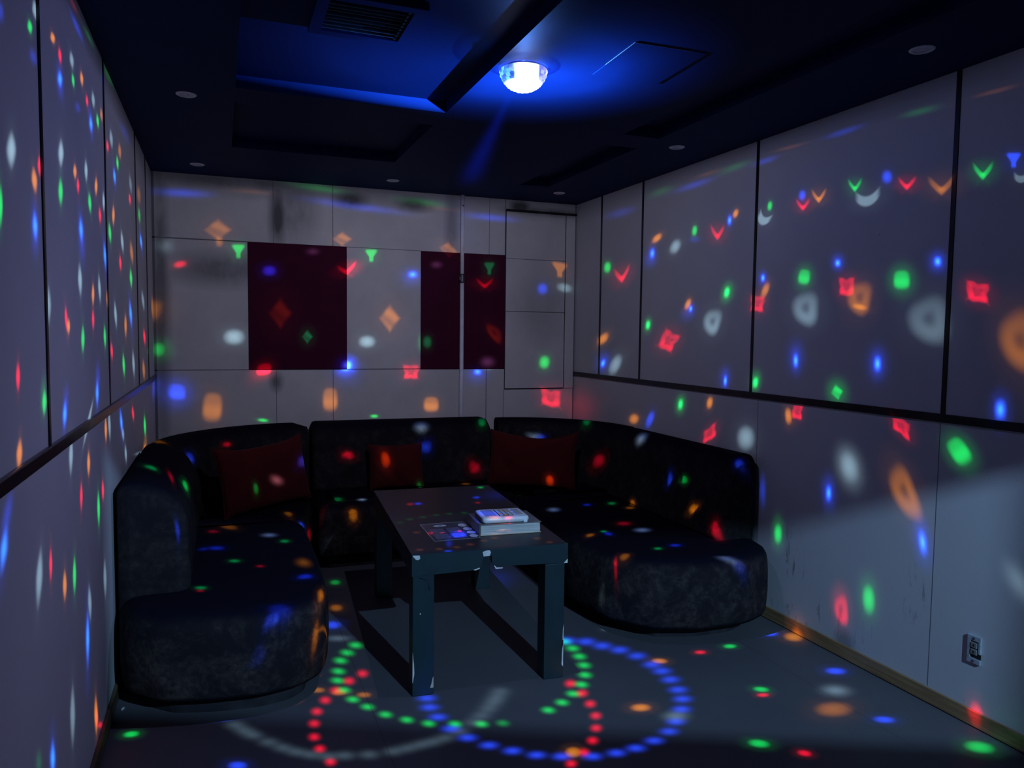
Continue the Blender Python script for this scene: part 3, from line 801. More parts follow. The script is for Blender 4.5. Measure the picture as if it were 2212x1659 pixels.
for r in range(rows):
    th0, th1 = grid[r][0], grid[r + 1][0]
    cnt = max(5, int(round(26 * math.sin(th0))))
    for k_ in range(cnt):
        off = 0.5 * (r % 2)
        a0, a1 = 2 * PI * (k_ + off) / cnt, 2 * PI * (k_ + 1 + off) / cnt
        am = (a0 + a1) / 2; tm = (th0 + th1) / 2
        def P(th, a, rr=R): return (rr * math.sin(th) * math.cos(a), rr * math.sin(th) * math.sin(a), -0.88 * rr * math.cos(th) - 0.003)
        c = [bm.verts.new(P(th0, a0)), bm.verts.new(P(th0, a1)), bm.verts.new(P(th1, a1)), bm.verts.new(P(th1, a0))]
        top = bm.verts.new(P(tm + 0.02 * rd.uniform(-1, 1), am + 0.05 * rd.uniform(-1, 1), R + 0.0032))
        for i in range(4): bm.faces.new((c[i], c[(i + 1) % 4], top))
link('dome', bm, M_DOME, dl)

# the lamp inside the dome throws its picture of coloured beams (directions as seen from the lamp):
# azimuth, elevation, two half axes (mrad: right,up), strength in hundredths, colour + shape
BEAMS = """-158.56,-7.17,-20.8,8.0,6.7,13.6,224,wl
-156.55,-9.17,-15.8,5.5,4.3,9.2,342,gl
-157.41,-11.27,-21.6,7.1,12.8,8.8,180,bs
-148.68,-10.63,-13.8,4.9,2.4,11.6,257,bs
-165.69,-7.19,-22.7,8.2,8.4,8.2,296,ol
-169.13,-7.81,-17.9,5.8,6.6,13.6,391,rl
-176.12,-6.14,-27.8,9.4,11.1,15.9,158,wl
-168.79,-10.25,-30.3,8.4,2.4,16.7,424,bL
-168.87,-10.54,-34.3,9.6,11.7,32.5,106,bs
-176.69,-8.21,-18.8,5.8,7.2,13.1,263,gl
177.20,-6.19,-25.0,8.0,6.9,15.3,268,ol
-179.40,-10.47,-32.8,10.0,17.1,6.9,120,bs
179.81,-0.98,-27.0,11.6,77.0,5.0,172,bs
-178.30,0.75,-20.3,9.4,48.7,-0.7,43,rs
159.83,-1.27,-1.4,2.3,4.0,32.6,561,bs
173.49,-7.76,-19.7,6.0,5.9,12.6,377,rl
168.27,-6.10,-28.5,9.0,9.1,18.4,167,wl
170.73,-9.82,-31.4,9.0,6.7,20.0,414,bL
170.86,-9.52,-33.2,9.7,15.9,33.3,103,bs
164.85,-7.74,-23.6,7.3,7.8,15.4,290,gl
161.36,-5.91,-24.4,7.8,5.9,16.3,188,ol
152.61,-6.41,-31.6,10.4,11.5,21.4,192,wl
170.70,1.06,-24.6,10.4,80.7,-1.0,32,gs
153.60,1.70,-42.1,16.5,92.4,-0.7,42,gs
-150.19,-18.90,-21.8,1.2,-2.5,21.3,378,wl
-168.27,-17.43,-29.1,4.3,-3.6,25.2,257,wl
-158.51,-19.54,-13.4,1.1,1.6,14.8,534,rl
-156.57,-20.65,-18.2,1.0,4.6,17.4,415,ol
-176.37,-18.03,-22.9,3.9,0.9,15.1,307,ol
-178.20,-19.21,-17.5,2.8,1.0,16.2,428,rl
-167.55,-20.99,-23.3,2.0,-1.2,22.7,335,gl
-147.37,-22.11,-9.0,-0.7,-2.4,21.2,533,gl
-156.35,-23.86,-19.2,-0.7,2.1,20.3,648,bL
-156.32,-24.08,-25.0,-1.4,-4.4,32.8,196,bs
156.29,-8.52,-22.3,7.0,5.2,14.0,485,rl
144.73,-5.54,-29.7,10.2,7.2,18.8,245,ol
147.13,-7.89,-22.6,7.6,6.2,16.4,441,gl
150.22,-10.66,-28.8,9.5,10.9,19.9,614,bL
175.59,-16.52,-25.0,5.3,1.6,24.2,227,wl
167.58,-16.64,-25.5,6.0,-3.6,22.1,321,ol
173.26,-19.69,-25.5,5.0,6.8,20.8,311,gl
135.36,-6.69,-25.5,9.6,14.7,20.3,218,wl
136.31,-8.97,-18.8,7.1,4.7,12.4,988,rl
128.32,-5.45,-31.5,12.5,8.1,21.8,279,ol
139.44,-1.29,-55.9,21.9,79.6,3.5,104,bs
161.22,-16.97,-20.3,5.3,2.0,23.8,267,wl
164.78,-19.48,-22.7,5.3,3.8,17.8,478,rl
152.17,-16.30,-26.4,7.9,-4.1,26.3,429,ol
155.93,-19.52,-25.7,7.2,8.3,21.8,399,gl
-179.50,-23.55,-31.3,3.7,4.7,26.1,495,bL
-179.96,-24.61,-42.5,4.6,7.9,43.2,152,bs
160.99,-23.47,-28.5,6.7,11.8,31.2,584,bL
144.27,-17.22,-26.1,9.2,13.0,22.8,378,wl
135.65,-15.59,-29.1,11.7,12.6,22.1,402,ol
146.49,-20.56,-21.5,7.2,4.1,16.7,756,rl
136.74,-19.13,-23.2,9.2,4.8,19.6,780,gl
128.28,-8.00,-19.6,8.1,6.4,17.2,550,gl
127.30,-10.89,-19.2,8.4,12.1,16.6,1808,bL
-177.94,-28.46,-26.3,1.1,1.8,28.7,292,wl
166.75,-27.99,-22.5,3.7,6.2,27.8,295,wl
172.45,-29.25,-20.7,2.1,-3.8,21.7,406,ol
172.88,-31.69,-18.1,1.4,-1.0,18.5,598,rl
159.66,-27.91,-18.5,4.0,-0.8,19.3,463,ol
152.24,-28.11,-24.5,6.8,10.4,25.1,371,wl
137.73,-23.71,-26.7,10.7,11.4,27.2,1225,bL
126.65,-17.70,-20.8,10.0,13.0,16.8,599,wl
142.73,-26.69,-22.9,8.0,-0.8,25.5,548,ol
119.29,-15.15,-23.1,12.3,8.6,23.1,748,ol
-178.90,-33.62,-21.5,-0.4,-3.9,21.4,440,gl
162.91,-32.37,-19.4,3.1,1.9,20.9,483,gl
126.11,-21.58,-17.3,8.7,5.6,13.7,2188,rl
156.79,-32.81,-20.0,4.3,4.0,15.7,781,rl
145.35,-31.66,-22.0,7.2,5.5,20.4,740,gl
136.05,-28.60,-21.6,9.0,6.5,24.4,610,wl
123.14,-21.78,-8.3,4.4,-1.3,10.3,865,gl
127.22,-25.66,-21.4,10.8,4.8,18.5,810,ol
170.97,-38.10,-24.3,0.9,-4.5,22.9,812,bL
169.89,-36.91,-33.5,1.9,-5.4,27.9,195,bs
178.67,-40.26,-16.6,-1.5,-61.5,28.7,392,wl
164.08,-40.70,-18.7,1.7,-1.1,19.8,678,ol
160.59,-40.03,-19.4,2.6,2.5,24.0,438,wl
149.02,-38.02,-24.3,6.6,9.4,20.2,1237,bL
147.47,-38.75,-19.0,5.4,3.2,11.1,465,wl
137.54,-34.13,-17.7,7.2,7.1,10.3,1580,rl
127.20,-31.35,-17.0,8.9,2.1,17.9,1845,gl
145.30,-39.92,-17.9,5.5,4.1,13.7,615,wl
179.24,-43.09,-17.8,-2.0,-3.4,16.1,674,ol
119.73,-23.91,-21.6,12.5,-2.6,22.2,1432,bs
-150.09,-31.73,-9.0,-3.2,-1.8,13.5,898,rl
-168.69,-31.50,-13.4,-1.1,2.8,18.4,616,rl
-169.87,-32.19,-16.5,-1.5,-2.0,12.0,454,ol
-160.41,-29.70,-20.3,-3.0,-3.8,25.1,281,wl
-157.81,-35.30,-14.3,-4.5,-3.4,13.3,589,gl
-157.39,-34.69,-16.7,-5.3,-8.8,18.5,87,gs
-166.58,-37.96,-19.4,-4.6,-7.0,16.2,845,bL
-167.16,-37.62,-23.5,-5.3,-13.4,23.6,248,bs
-149.84,-35.45,-12.2,-6.0,-4.9,11.7,751,ol
-169.33,-41.06,-18.3,-4.5,-7.1,21.5,433,wl
-145.86,-37.75,-12.7,-8.9,-9.7,12.2,1360,bL
-146.76,-36.77,-12.7,-8.3,-14.7,9.4,444,bs
-154.32,-43.00,-15.4,-9.1,-10.9,19.0,538,wl
-158.43,-44.02,-8.7,-4.4,-2.5,13.6,1203,rl
-164.23,-46.91,-13.6,-5.9,-2.7,13.0,924,ol
-169.52,-47.80,-13.6,-4.7,-3.7,16.6,882,gl
-174.97,-44.51,-13.5,-2.8,-3.4,15.9,1004,rl
172.17,-46.45,-16.7,-0.9,-1.4,21.3,799,gl
168.04,-45.33,-15.6,0.1,-0.8,13.4,1106,rl
167.99,-50.76,-19.0,-0.7,-1.4,20.9,465,wl
-179.01,-50.98,-17.6,-4.0,1.5,17.6,530,wl
-176.83,-52.36,-18.4,-5.2,-6.0,23.5,1681,bL
-166.42,-53.19,-16.6,-8.2,-5.1,20.6,557,wl
-157.07,-51.44,-14.2,-9.9,-2.5,11.6,2014,bL
178.37,-56.42,-16.4,-4.0,-1.2,14.9,1398,ol
177.94,-56.62,-12.4,-3.0,-0.6,7.0,2166,rl
175.46,-57.19,-16.8,-4.0,-9.2,0.2,2055,re
-152.48,-49.38,-12.3,-9.8,-1.4,7.3,158,gs
171.74,-59.53,-0.2,-8.4,-8.5,1.8,5542,ge
112.03,-5.73,-27.2,0.7,-0.3,24.8,417,od
111.90,-7.26,-8.2,0.1,-0.1,12.4,386,oe
109.71,-8.50,-14.2,-0.0,-0.2,16.8,929,gT
117.77,-7.76,-17.3,-0.2,-0.3,18.2,300,ws
116.16,-10.01,-12.2,1.6,-0.1,7.7,1708,re
105.99,-11.14,-16.2,-0.2,-0.1,12.9,12000,be
95.32,-10.86,-24.1,6.3,-0.0,12.7,4805,rv
104.59,-16.72,-25.4,-1.4,-0.3,35.5,901,od
100.99,-19.95,-12.6,-0.7,-0.1,15.5,8834,gd
110.32,-19.20,-21.6,-2.4,-0.2,17.3,1039,we
100.16,-8.47,-17.8,0.4,-0.1,10.2,1278,ws
106.75,-23.46,-14.9,0.2,-0.1,11.4,5689,rq
107.03,-23.51,-32.6,14.7,-0.3,28.3,210,rs
95.36,-23.87,-15.2,0.8,-0.0,13.2,12000,bc
95.24,-24.44,-41.4,-1.8,-0.1,38.3,369,bs
116.74,-24.37,-15.0,-4.8,-0.2,15.1,2320,bq
116.83,-24.49,-33.0,-7.5,-0.5,31.8,653,bs
112.94,-26.72,-17.8,-5.1,-2.2,26.7,850,oq
97.73,-27.85,-17.6,-1.4,-0.1,24.5,832,oq
95.90,-6.46,-24.5,1.1,-0.1,18.7,401,od
118.46,-19.52,-10.4,-1.8,-0.2,13.9,1317,ge
118.14,-19.57,-22.4,-3.9,-0.4,26.2,174,gs
115.91,-1.33,-57.9,0.7,-0.2,10.9,619,bs
93.82,-1.60,-136.1,-9.6,-0.0,11.9,453,bs
73.04,-1.76,-74.7,-1.8,0.1,11.0,515,bs
99.14,0.62,-78.2,-4.8,-0.0,10.4,138,gs
83.92,-0.26,-75.2,-3.4,0.0,11.0,136,gs
107.95,-0.54,-59.0,-1.0,-0.1,7.6,70,os
80.29,-1.05,-75.8,-2.1,0.1,8.6,54,os
79.59,-7.14,-25.7,-4.7,0.1,21.9,417,od
85.21,-11.19,-16.1,0.9,0.0,11.9,1337,bc
85.47,-11.68,-34.7,1.8,0.1,28.4,269,bs
81.52,-9.58,-17.6,1.2,0.1,10.9,1526,ws
73.18,-9.47,-14.9,1.4,0.2,16.8,6413,gT
73.88,-11.77,-22.3,2.1,0.1,11.9,4172,rv
62.57,-8.55,-20.5,-1.1,0.3,19.7,630,oT
65.03,-11.58,-14.1,1.8,0.2,15.0,1590,be
61.86,-11.00,-20.3,-0.0,0.2,12.5,662,we
72.29,-18.65,-19.7,-10.6,0.2,17.9,1192,oO
82.91,-20.75,-12.0,0.6,0.1,15.4,7720,ge
64.59,-21.59,-13.3,0.5,-2.1,16.0,1392,ge
73.33,-22.70,-19.9,2.3,0.1,13.9,2734,ws
74.86,-24.06,-12.8,1.3,0.1,9.4,1824,bc
74.98,-24.37,-34.9,3.6,0.2,25.0,367,bs
85.42,-24.69,-19.7,0.5,0.1,16.6,1588,ro
63.57,-25.86,-23.2,0.8,0.3,18.7,2255,ro
82.21,-28.68,-19.2,0.9,0.1,16.6,983,oq
88.77,-17.57,-27.4,0.7,0.0,33.7,596,od
91.61,-8.71,-16.9,0.7,-0.0,16.6,777,gT
92.25,-20.81,-21.8,-0.1,-0.0,15.0,886,we
59.00,-27.06,-49.9,-29.6,0.9,39.2,318,rs
54.69,-9.99,-12.0,-5.9,-2.3,14.7,1467,ge
51.81,-12.22,-27.1,-3.3,0.5,19.9,1737,rv
44.48,-8.82,-20.2,2.5,0.4,12.1,798,oe
45.45,-11.00,-12.5,-4.9,-1.6,17.8,1118,bc
45.83,-11.82,-26.8,-16.0,-12.4,22.7,256,bs
40.13,-11.52,-18.8,-12.6,-15.3,16.9,418,we
35.48,-10.12,-11.9,-4.4,-2.7,15.8,525,ge
29.61,-12.00,-30.9,-7.8,0.9,21.2,623,rv
26.51,-10.57,-12.5,-3.7,-1.5,18.0,537,bc
24.98,-9.74,-12.0,-5.7,-7.2,13.0,392,oe
35.47,-11.60,-27.9,-7.7,0.5,12.5,144,bs
36.65,-21.85,-11.4,-6.6,-9.2,13.3,677,oe
35.92,-22.75,-9.3,-3.8,-1.9,10.4,1169,bc
36.36,-23.18,-38.2,-2.8,1.0,24.8,200,bs
26.66,-22.55,-13.6,-5.1,-4.9,16.1,577,gc
26.42,-22.64,-33.8,-15.9,-17.3,29.1,72,gs
30.17,-26.15,-33.5,-14.2,-11.0,28.3,376,wO
46.03,-21.88,-10.0,-4.9,-2.3,13.1,1012,gc
17.19,-22.14,-10.9,-2.3,-0.4,12.6,703,bc
17.18,-22.24,-27.7,-4.9,1.3,25.6,117,bs
16.47,-24.14,-14.6,-6.1,-12.7,19.6,334,oe
18.44,-25.83,-28.9,-6.7,-1.9,21.3,616,ro
55.25,-20.09,-18.4,-0.5,0.3,13.5,1640,oe
55.16,-23.43,-8.2,-5.8,-3.7,9.5,3380,bc
55.13,-23.27,-27.3,-19.3,-8.8,22.4,700,bs
52.77,-24.70,-16.1,-13.3,-14.8,17.1,989,we
41.21,-25.83,-28.1,-20.0,-17.1,16.1,1235,ro
26.35,-35.10,-8.8,-2.3,-0.5,14.0,1236,bc
26.47,-34.63,-28.4,-8.0,-2.8,27.8,223,bs
18.25,-36.52,-12.1,-2.7,-2.6,13.1,669,gc
18.26,-36.16,-27.9,-5.4,-2.4,25.1,90,gs
37.83,-35.27,-10.7,-4.7,-2.6,12.6,1009,gc
37.83,-35.24,-26.2,-11.5,-4.5,21.6,121,gs
30.32,-36.97,-11.8,-4.3,-3.5,12.3,852,oe
30.08,-40.53,-22.2,2.7,0.7,13.3,1347,ro
20.35,-42.46,-32.1,-4.7,1.5,23.5,531,we
48.63,-33.28,-14.1,-12.1,-8.4,5.8,1326,oe
45.07,-34.71,-11.5,-7.7,-9.7,13.5,1658,be
16.01,-10.33,-11.4,-3.4,-2.4,14.9,320,ge
17.47,-12.22,-28.7,-14.8,-13.0,17.6,203,wm
7.83,-10.09,-15.7,-4.5,-2.4,15.9,437,be
7.58,-11.75,-29.3,-4.1,0.9,16.5,419,rv
3.80,-10.96,-30.0,-3.3,1.0,18.9,268,ov
-4.22,-10.55,-25.0,-2.3,0.9,16.6,287,gv
-6.91,-12.85,-43.1,1.4,1.3,23.2,155,wm
-10.53,-10.22,-17.8,-3.5,-0.2,17.8,403,be
-14.14,-11.68,-25.6,-2.2,0.8,14.7,448,rv
-19.64,-12.56,-35.4,-0.9,1.1,20.8,180,ov
-1.17,-21.96,-12.6,-1.2,0.1,11.7,662,bc
-1.20,-21.80,-30.2,-2.1,1.5,25.8,127,bs
-19.61,-21.91,-11.0,0.5,0.7,12.3,790,bc
-19.58,-21.97,-28.7,1.5,1.6,28.4,152,bs
6.62,-23.39,-23.6,-5.2,-4.3,19.7,357,gq
6.62,-23.35,-43.5,-9.7,-8.0,37.1,53,gs
-3.36,-25.36,-26.9,-0.6,1.3,21.9,522,ro
-6.19,-26.76,-37.0,-3.2,-4.9,35.2,200,oO
-6.27,-28.00,-26.2,-2.5,0.4,7.1,248,oe
-13.98,-24.39,-22.9,1.0,1.2,20.8,392,gq
-13.94,-24.44,-43.3,2.0,2.3,39.6,59,gs
5.93,-27.86,-47.4,-3.5,2.3,39.3,207,wO
-18.74,-28.44,-46.4,13.5,11.9,41.2,154,wO
7.95,-34.64,-11.7,-0.6,1.1,17.8,900,bc
7.97,-34.13,-37.0,-1.9,2.5,40.1,162,bs
-10.29,-34.36,-12.1,1.7,1.1,17.1,909,bc
-10.24,-34.31,-33.1,4.5,2.3,36.1,166,bs
-2.16,-38.08,-18.0,3.4,5.1,13.9,556,gd
-2.16,-38.05,-36.0,6.8,10.3,27.8,100,gs
9.30,-40.88,-12.4,0.3,3.7,16.1,606,oe
7.10,-40.49,-16.9,-1.4,-2.5,13.4,892,ro
-15.05,-39.72,-20.6,-4.0,0.9,12.7,935,ro
-25.04,-11.42,-21.0,-1.3,0.9,16.2,348,gv
-28.45,-10.53,-14.2,-1.9,0.8,15.2,565,bT
-29.34,-12.48,-13.5,0.1,0.6,11.3,133,wm
-25.10,-24.76,-22.1,-1.0,1.0,18.1,689,ro
-30.16,-28.36,-28.2,15.8,14.6,40.9,286,oO
-28.49,-34.70,-10.7,4.3,1.1,17.1,1075,bc
-5.45,-44.85,-32.6,10.8,17.1,29.9,400,ws
-5.45,-44.85,-23.3,7.7,12.3,21.5,167,we
-1.20,-47.51,-10.0,1.5,1.0,13.4,1318,bc
-1.19,-47.39,-24.8,4.9,7.0,27.3,262,bs
-16.06,-44.74,-20.9,12.8,24.0,25.5,483,oO
-23.89,-39.49,-12.9,12.3,15.5,10.4,770,gq
-24.08,-39.54,-21.8,20.9,24.1,16.1,116,gs
-19.40,-47.45,-9.0,4.8,5.1,15.0,1563,bc
-19.15,-47.17,-21.3,11.8,10.4,25.1,276,bs
10.88,-51.30,-11.9,0.1,1.0,13.1,1169,ge
10.98,-51.11,-18.6,0.2,1.9,24.0,139,gs
-10.58,-53.27,-13.0,5.1,3.5,14.3,1198,ge
-10.50,-53.02,-22.4,8.7,5.6,22.8,131,gs
-5.10,-54.85,-13.9,4.5,4.5,13.0,1626,rO
-4.76,-54.47,-22.2,7.0,6.5,18.9,237,rs
15.27,-47.79,-10.2,-0.6,1.8,25.0,522,bs
-31.31,-45.22,-11.6,14.4,19.0,10.3,323,ws
36.00,-2.05,-91.1,-1.2,0.5,12.9,192,bs
25.72,-1.31,-82.8,1.8,0.6,13.2,37,gs
17.73,-2.00,-63.7,-0.1,0.6,11.7,118,bs
-1.28,-1.32,-80.4,0.4,0.6,10.7,102,bs
11.28,-1.00,-78.8,-4.3,0.4,7.2,27,os
-15.67,-1.82,-60.6,-2.9,0.6,10.4,30,gs
-26.02,-2.11,-49.0,-1.2,0.3,5.8,31,os
43.90,-1.20,-55.7,-0.7,0.5,13.7,58,gs
52.40,-2.37,-58.4,-4.4,0.4,14.1,251,bs
32.41,-0.86,-68.1,-0.5,0.4,8.7,33,os
36.46,-70.72,-8.9,5.7,5.0,9.9,1280,we
6.66,-68.23,-4.7,9.0,6.8,5.6,6277,re
6.17,-64.78,-5.3,10.1,7.6,6.4,4792,ge
7.30,-59.48,-6.6,11.4,8.9,8.3,8326,be
4.20,-58.18,-9.9,11.2,14.9,13.0,4781,oe
7.38,-73.04,-8.1,11.6,9.0,7.1,3771,oe
-10.23,-59.43,-4.7,13.8,11.8,6.9,8340,be
-17.36,-61.23,-4.6,20.5,20.3,9.0,2283,ws
-16.08,-67.11,-3.2,11.2,9.1,3.6,4539,ge
-18.87,-67.35,-0.1,9.4,6.8,2.3,6396,re
-29.99,-78.40,3.0,16.4,13.7,0.2,3511,oe
-24.38,-62.64,2.3,25.1,23.7,7.5,2355,oe
-27.11,-59.61,-0.3,12.9,10.5,3.3,8294,be
-41.75,-68.92,2.6,13.5,11.3,-0.5,4368,ge
-42.11,-65.85,1.0,8.3,8.4,0.0,6617,re
-32.53,-55.01,-1.2,13.7,15.0,4.5,5809,ge
-27.81,-53.71,-6.9,7.6,6.6,7.0,2521,re
-33.96,-75.39,5.6,21.5,18.8,-0.2,1358,ws
45.16,-75.70,-18.4,8.5,7.0,19.0,4972,bs
37.62,-74.94,-17.0,10.7,9.0,18.0,5024,bs
30.13,-74.87,-15.3,12.5,10.7,16.6,5030,bs
22.71,-74.47,-13.3,14.1,12.2,15.0,5058,bs
14.79,-74.19,-10.9,15.4,13.4,13.0,5079,bs
6.17,-74.23,-8.2,16.4,14.4,10.7,5077,bs
0.24,-74.19,-6.3,16.8,14.8,9.1,5079,bs
-6.74,-74.31,-4.0,17.0,15.0,7.1,5070,bs
-14.58,-74.41,-1.6,16.9,15.0,4.9,5063,bs
-21.32,-74.50,0.5,16.5,14.7,3.1,5056,bs
-28.64,-74.87,2.6,15.9,14.2,1.2,5030,bs
-37.85,-75.34,5.0,14.9,13.3,-1.0,4997,bs
-45.25,-75.64,6.8,13.8,12.4,-2.7,4976,bs
-53.69,-76.27,8.6,12.5,11.2,-4.4,4936,bs
-62.12,-76.92,10.2,11.0,9.9,-6.0,4896,bs
-69.96,-77.57,11.6,9.4,8.6,-7.3,4858,bs
-79.18,-78.30,12.9,7.5,6.9,-8.6,4818,bs
-90.91,-79.34,14.2,4.8,4.5,-10.0,4767,bs
-101.53,-80.00,14.9,2.2,2.2,-10.8,4737,bs
-112.93,-80.70,15.2,-0.8,-0.4,-11.3,4708,bs
-126.01,-81.20,14.8,-4.2,-3.4,-11.1,4688,bs
-140.26,-81.57,13.5,-7.9,-6.6,-10.2,4674,bs
-154.72,-81.82,11.4,-11.2,-9.5,-8.4,4666,bs
-171.43,-81.98,7.9,-14.4,-12.4,-5.5,4660,bs
174.64,-81.80,4.2,-16.3,-14.1,-2.3,4666,bs
162.12,-81.64,0.6,-17.2,-15.0,0.8,4672,bs
125.88,-69.85,-5.9,-11.8,-11.8,10.9,4289,gs
131.31,-70.37,-4.7,-12.0,-12.2,9.6,4247,gs
136.74,-70.89,-3.4,-12.2,-12.4,8.2,4207,gs
143.45,-71.92,-1.9,-12.2,-12.6,6.5,4131,gs
149.46,-72.67,-0.5,-12.1,-12.6,5.0,4079,gs
155.67,-73.85,0.8,-11.9,-12.5,3.4,4004,gs
162.31,-75.00,2.1,-11.5,-12.2,1.8,3938,gs
168.40,-76.39,3.3,-11.1,-11.9,0.3,3865,gs
176.09,-77.84,4.7,-10.5,-11.4,-1.5,3799,gs
-176.07,-79.38,6.0,-9.7,-10.7,-3.2,3738,gs
-167.41,-80.81,7.4,-8.7,-9.8,-5.0,3689,gs
-157.23,-82.58,8.8,-7.3,-8.5,-7.0,3639,gs
-141.86,-84.07,10.5,-4.7,-6.0,-9.2,3606,gs
-124.40,-84.96,11.4,-1.4,-2.7,-10.8,1436,gs
45.95,-76.05,-13.6,3.5,5.7,16.0,3882,gs
39.58,-77.27,-12.9,4.9,7.1,14.9,3824,gs
32.06,-78.63,-11.9,6.4,8.5,13.4,3766,gs
23.39,-80.02,-10.5,8.0,9.9,11.6,3715,gs
13.06,-81.51,-8.6,9.5,11.2,9.2,3668,gs
1.25,-82.98,-6.2,10.9,12.2,6.3,3630,gs
-13.57,-84.44,-3.1,11.9,12.8,2.7,3599,gs
-34.27,-85.53,1.3,12.0,12.3,-2.0,3581,gs
-60.84,-86.10,6.5,9.9,9.6,-7.2,3573,gs
142.62,-74.27,-3.1,-9.3,-14.2,7.1,5637,rs
149.06,-73.72,-1.9,-9.4,-14.2,5.5,5684,rs
156.16,-73.14,-0.7,-9.2,-14.0,3.8,5736,rs
162.46,-72.65,0.4,-8.9,-13.6,2.4,5781,rs
169.09,-72.21,1.4,-8.5,-12.9,0.9,5823,rs
175.71,-72.03,2.3,-8.0,-12.2,-0.4,5841,rs
-177.30,-71.83,3.2,-7.4,-11.2,-1.7,5861,rs
-171.06,-71.84,4.0,-6.9,-10.3,-2.8,5859,rs
-163.93,-71.90,4.7,-6.1,-9.2,-3.8,5854,rs
6.58,-83.88,-4.6,9.3,13.2,8.2,5114,rs
-13.43,-83.54,-1.1,10.0,14.4,3.3,5124,rs
-31.03,-82.94,1.9,9.5,13.9,-1.0,5143,rs
-46.24,-82.02,4.2,8.4,12.4,-4.2,5176,rs
-59.43,-81.08,5.8,7.0,10.4,-6.4,5214,rs
-70.54,-80.06,6.8,5.5,8.3,-7.8,5261,rs
-80.52,-79.14,7.5,4.1,6.3,-8.6,5307,rs
-89.48,-78.15,7.8,2.8,4.5,-8.9,5363,rs
156.63,-70.21,-29.0,-7.8,-0.1,1.7,12000,oe
156.28,-71.55,-0.9,-11.8,-10.0,2.9,2148,oe
157.64,-73.55,-0.6,-12.0,-10.1,2.4,2078,oe
158.81,-75.83,-0.3,-12.3,-10.1,1.9,2012,oe
-84.62,-79.53,10.7,5.0,7.4,-12.1,3085,oe
172.09,-66.19,3.6,-15.5,-15.8,1.8,643,ws
174.76,-66.92,4.3,-15.3,-15.5,0.9,632,ws
177.14,-67.56,5.0,-15.1,-15.2,0.2,623,ws
-178.96,-68.58,6.1,-14.8,-14.7,-1.0,610,ws
-175.47,-69.43,7.0,-14.4,-14.2,-2.0,600,ws
-172.41,-70.21,7.7,-14.0,-13.7,-2.9,591,ws
-169.59,-71.05,8.5,-13.7,-13.3,-3.8,582,ws
-166.65,-72.01,9.2,-13.4,-12.9,-4.6,572,ws
-164.57,-73.11,9.8,-13.2,-12.7,-5.4,562,ws
-160.91,-74.61,10.8,-12.9,-12.2,-6.6,549,ws
-157.55,-76.25,11.7,-12.5,-11.7,-7.9,537,ws
-155.79,-77.34,12.3,-12.4,-11.5,-8.6,530,ws
-154.12,-78.41,12.8,-12.2,-11.3,-9.3,523,ws
-152.09,-79.39,13.4,-12.0,-11.0,-10.1,518,ws
-150.08,-80.49,14.0,-11.7,-10.7,-10.9,513,ws
-148.63,-81.97,14.6,-11.6,-10.5,-11.8,507,ws
-148.88,-83.83,14.9,-12.1,-10.9,-12.6,501,ws
-151.45,-85.22,14.7,-13.0,-11.8,-12.7,497,ws
-157.82,-86.55,13.4,-14.9,-13.5,-11.9,495,ws
-171.15,-87.56,9.8,-17.9,-16.4,-8.9,493,ws
165.82,-88.18,2.0,-20.6,-19.1,-1.9,493,ws
125.32,-88.19,-12.1,-17.3,-16.3,11.2,493,ws
125.34,-67.28,-15.4,-20.1,-11.7,11.4,980,ws
120.39,-64.32,-11.0,-11.7,-12.7,14.6,5818,be
166.73,-65.77,-2.7,-21.6,-12.4,2.5,6317,be
-172.69,-66.27,5.9,-10.5,-10.8,-1.5,6245,be
113.49,-60.89,-9.7,-7.8,-10.4,14.9,1924,oe
106.33,-54.58,-8.8,-5.1,-7.0,12.6,2295,ge
125.25,-47.49,-4.4,-16.7,-13.1,13.4,12000,oe
128.56,-47.71,-5.7,-6.5,-8.9,8.4,12000,re
124.59,-52.64,-10.0,-10.6,-11.3,11.5,12000,ws
125.67,-55.51,-6.0,-6.9,-9.2,9.0,12000,ge
135.59,-51.98,-6.7,-11.0,-11.6,9.0,12000,be
140.69,-56.10,-3.9,-8.7,-9.6,6.3,12000,ge
141.87,-59.28,-2.6,-6.4,-7.3,4.5,12000,re
156.36,-57.36,-0.9,-9.1,-9.1,3.6,12000,ge
157.89,-57.63,-0.4,-5.9,-6.8,2.5,12000,re
145.56,-65.17,-9.8,-11.2,-15.2,7.5,12000,be
135.74,-62.42,-4.8,-15.5,-25.4,17.8,9119,os
111.49,-48.78,-8.2,-2.2,-0.8,4.7,12000,be
168.35,-65.39,-6.2,-9.9,-4.8,3.8,12000,bq
169.87,-65.64,-1.4,-10.1,-1.8,-0.2,12000,bq
161.42,-69.84,-7.2,-4.9,-7.3,7.6,12000,oe
153.91,-68.45,-20.0,-1.4,-15.6,9.4,11940,oe
136.93,-51.23,-8.2,-5.8,-9.2,7.0,8114,bs
147.85,-43.81,6.0,-14.8,-19.9,10.5,12000,ge
147.73,-46.15,-14.9,3.9,-28.5,22.4,12000,re
142.90,-46.82,-30.3,10.7,-8.1,15.2,12000,ge
125.18,-37.44,-19.3,7.8,0.9,13.0,12000,be
116.07,-34.47,-11.3,1.2,-1.8,6.4,12000,re
107.28,-39.76,-16.4,5.8,-2.5,13.3,12000,be
158.32,-52.40,-3.0,-2.3,0.3,14.7,12000,be
106.92,-29.12,-10.7,-2.8,-0.0,3.5,1426,ge
117.31,-43.13,-6.6,0.2,0.5,10.6,8020,ge
112.94,-42.17,-17.6,-2.1,-1.5,9.6,5729,ws
113.22,-47.03,-5.7,-7.1,-6.3,9.9,12000,oe
97.39,-37.24,-14.2,-3.8,-0.8,8.9,12000,re
101.78,-44.38,-9.5,-3.8,-6.4,12.4,12000,ge
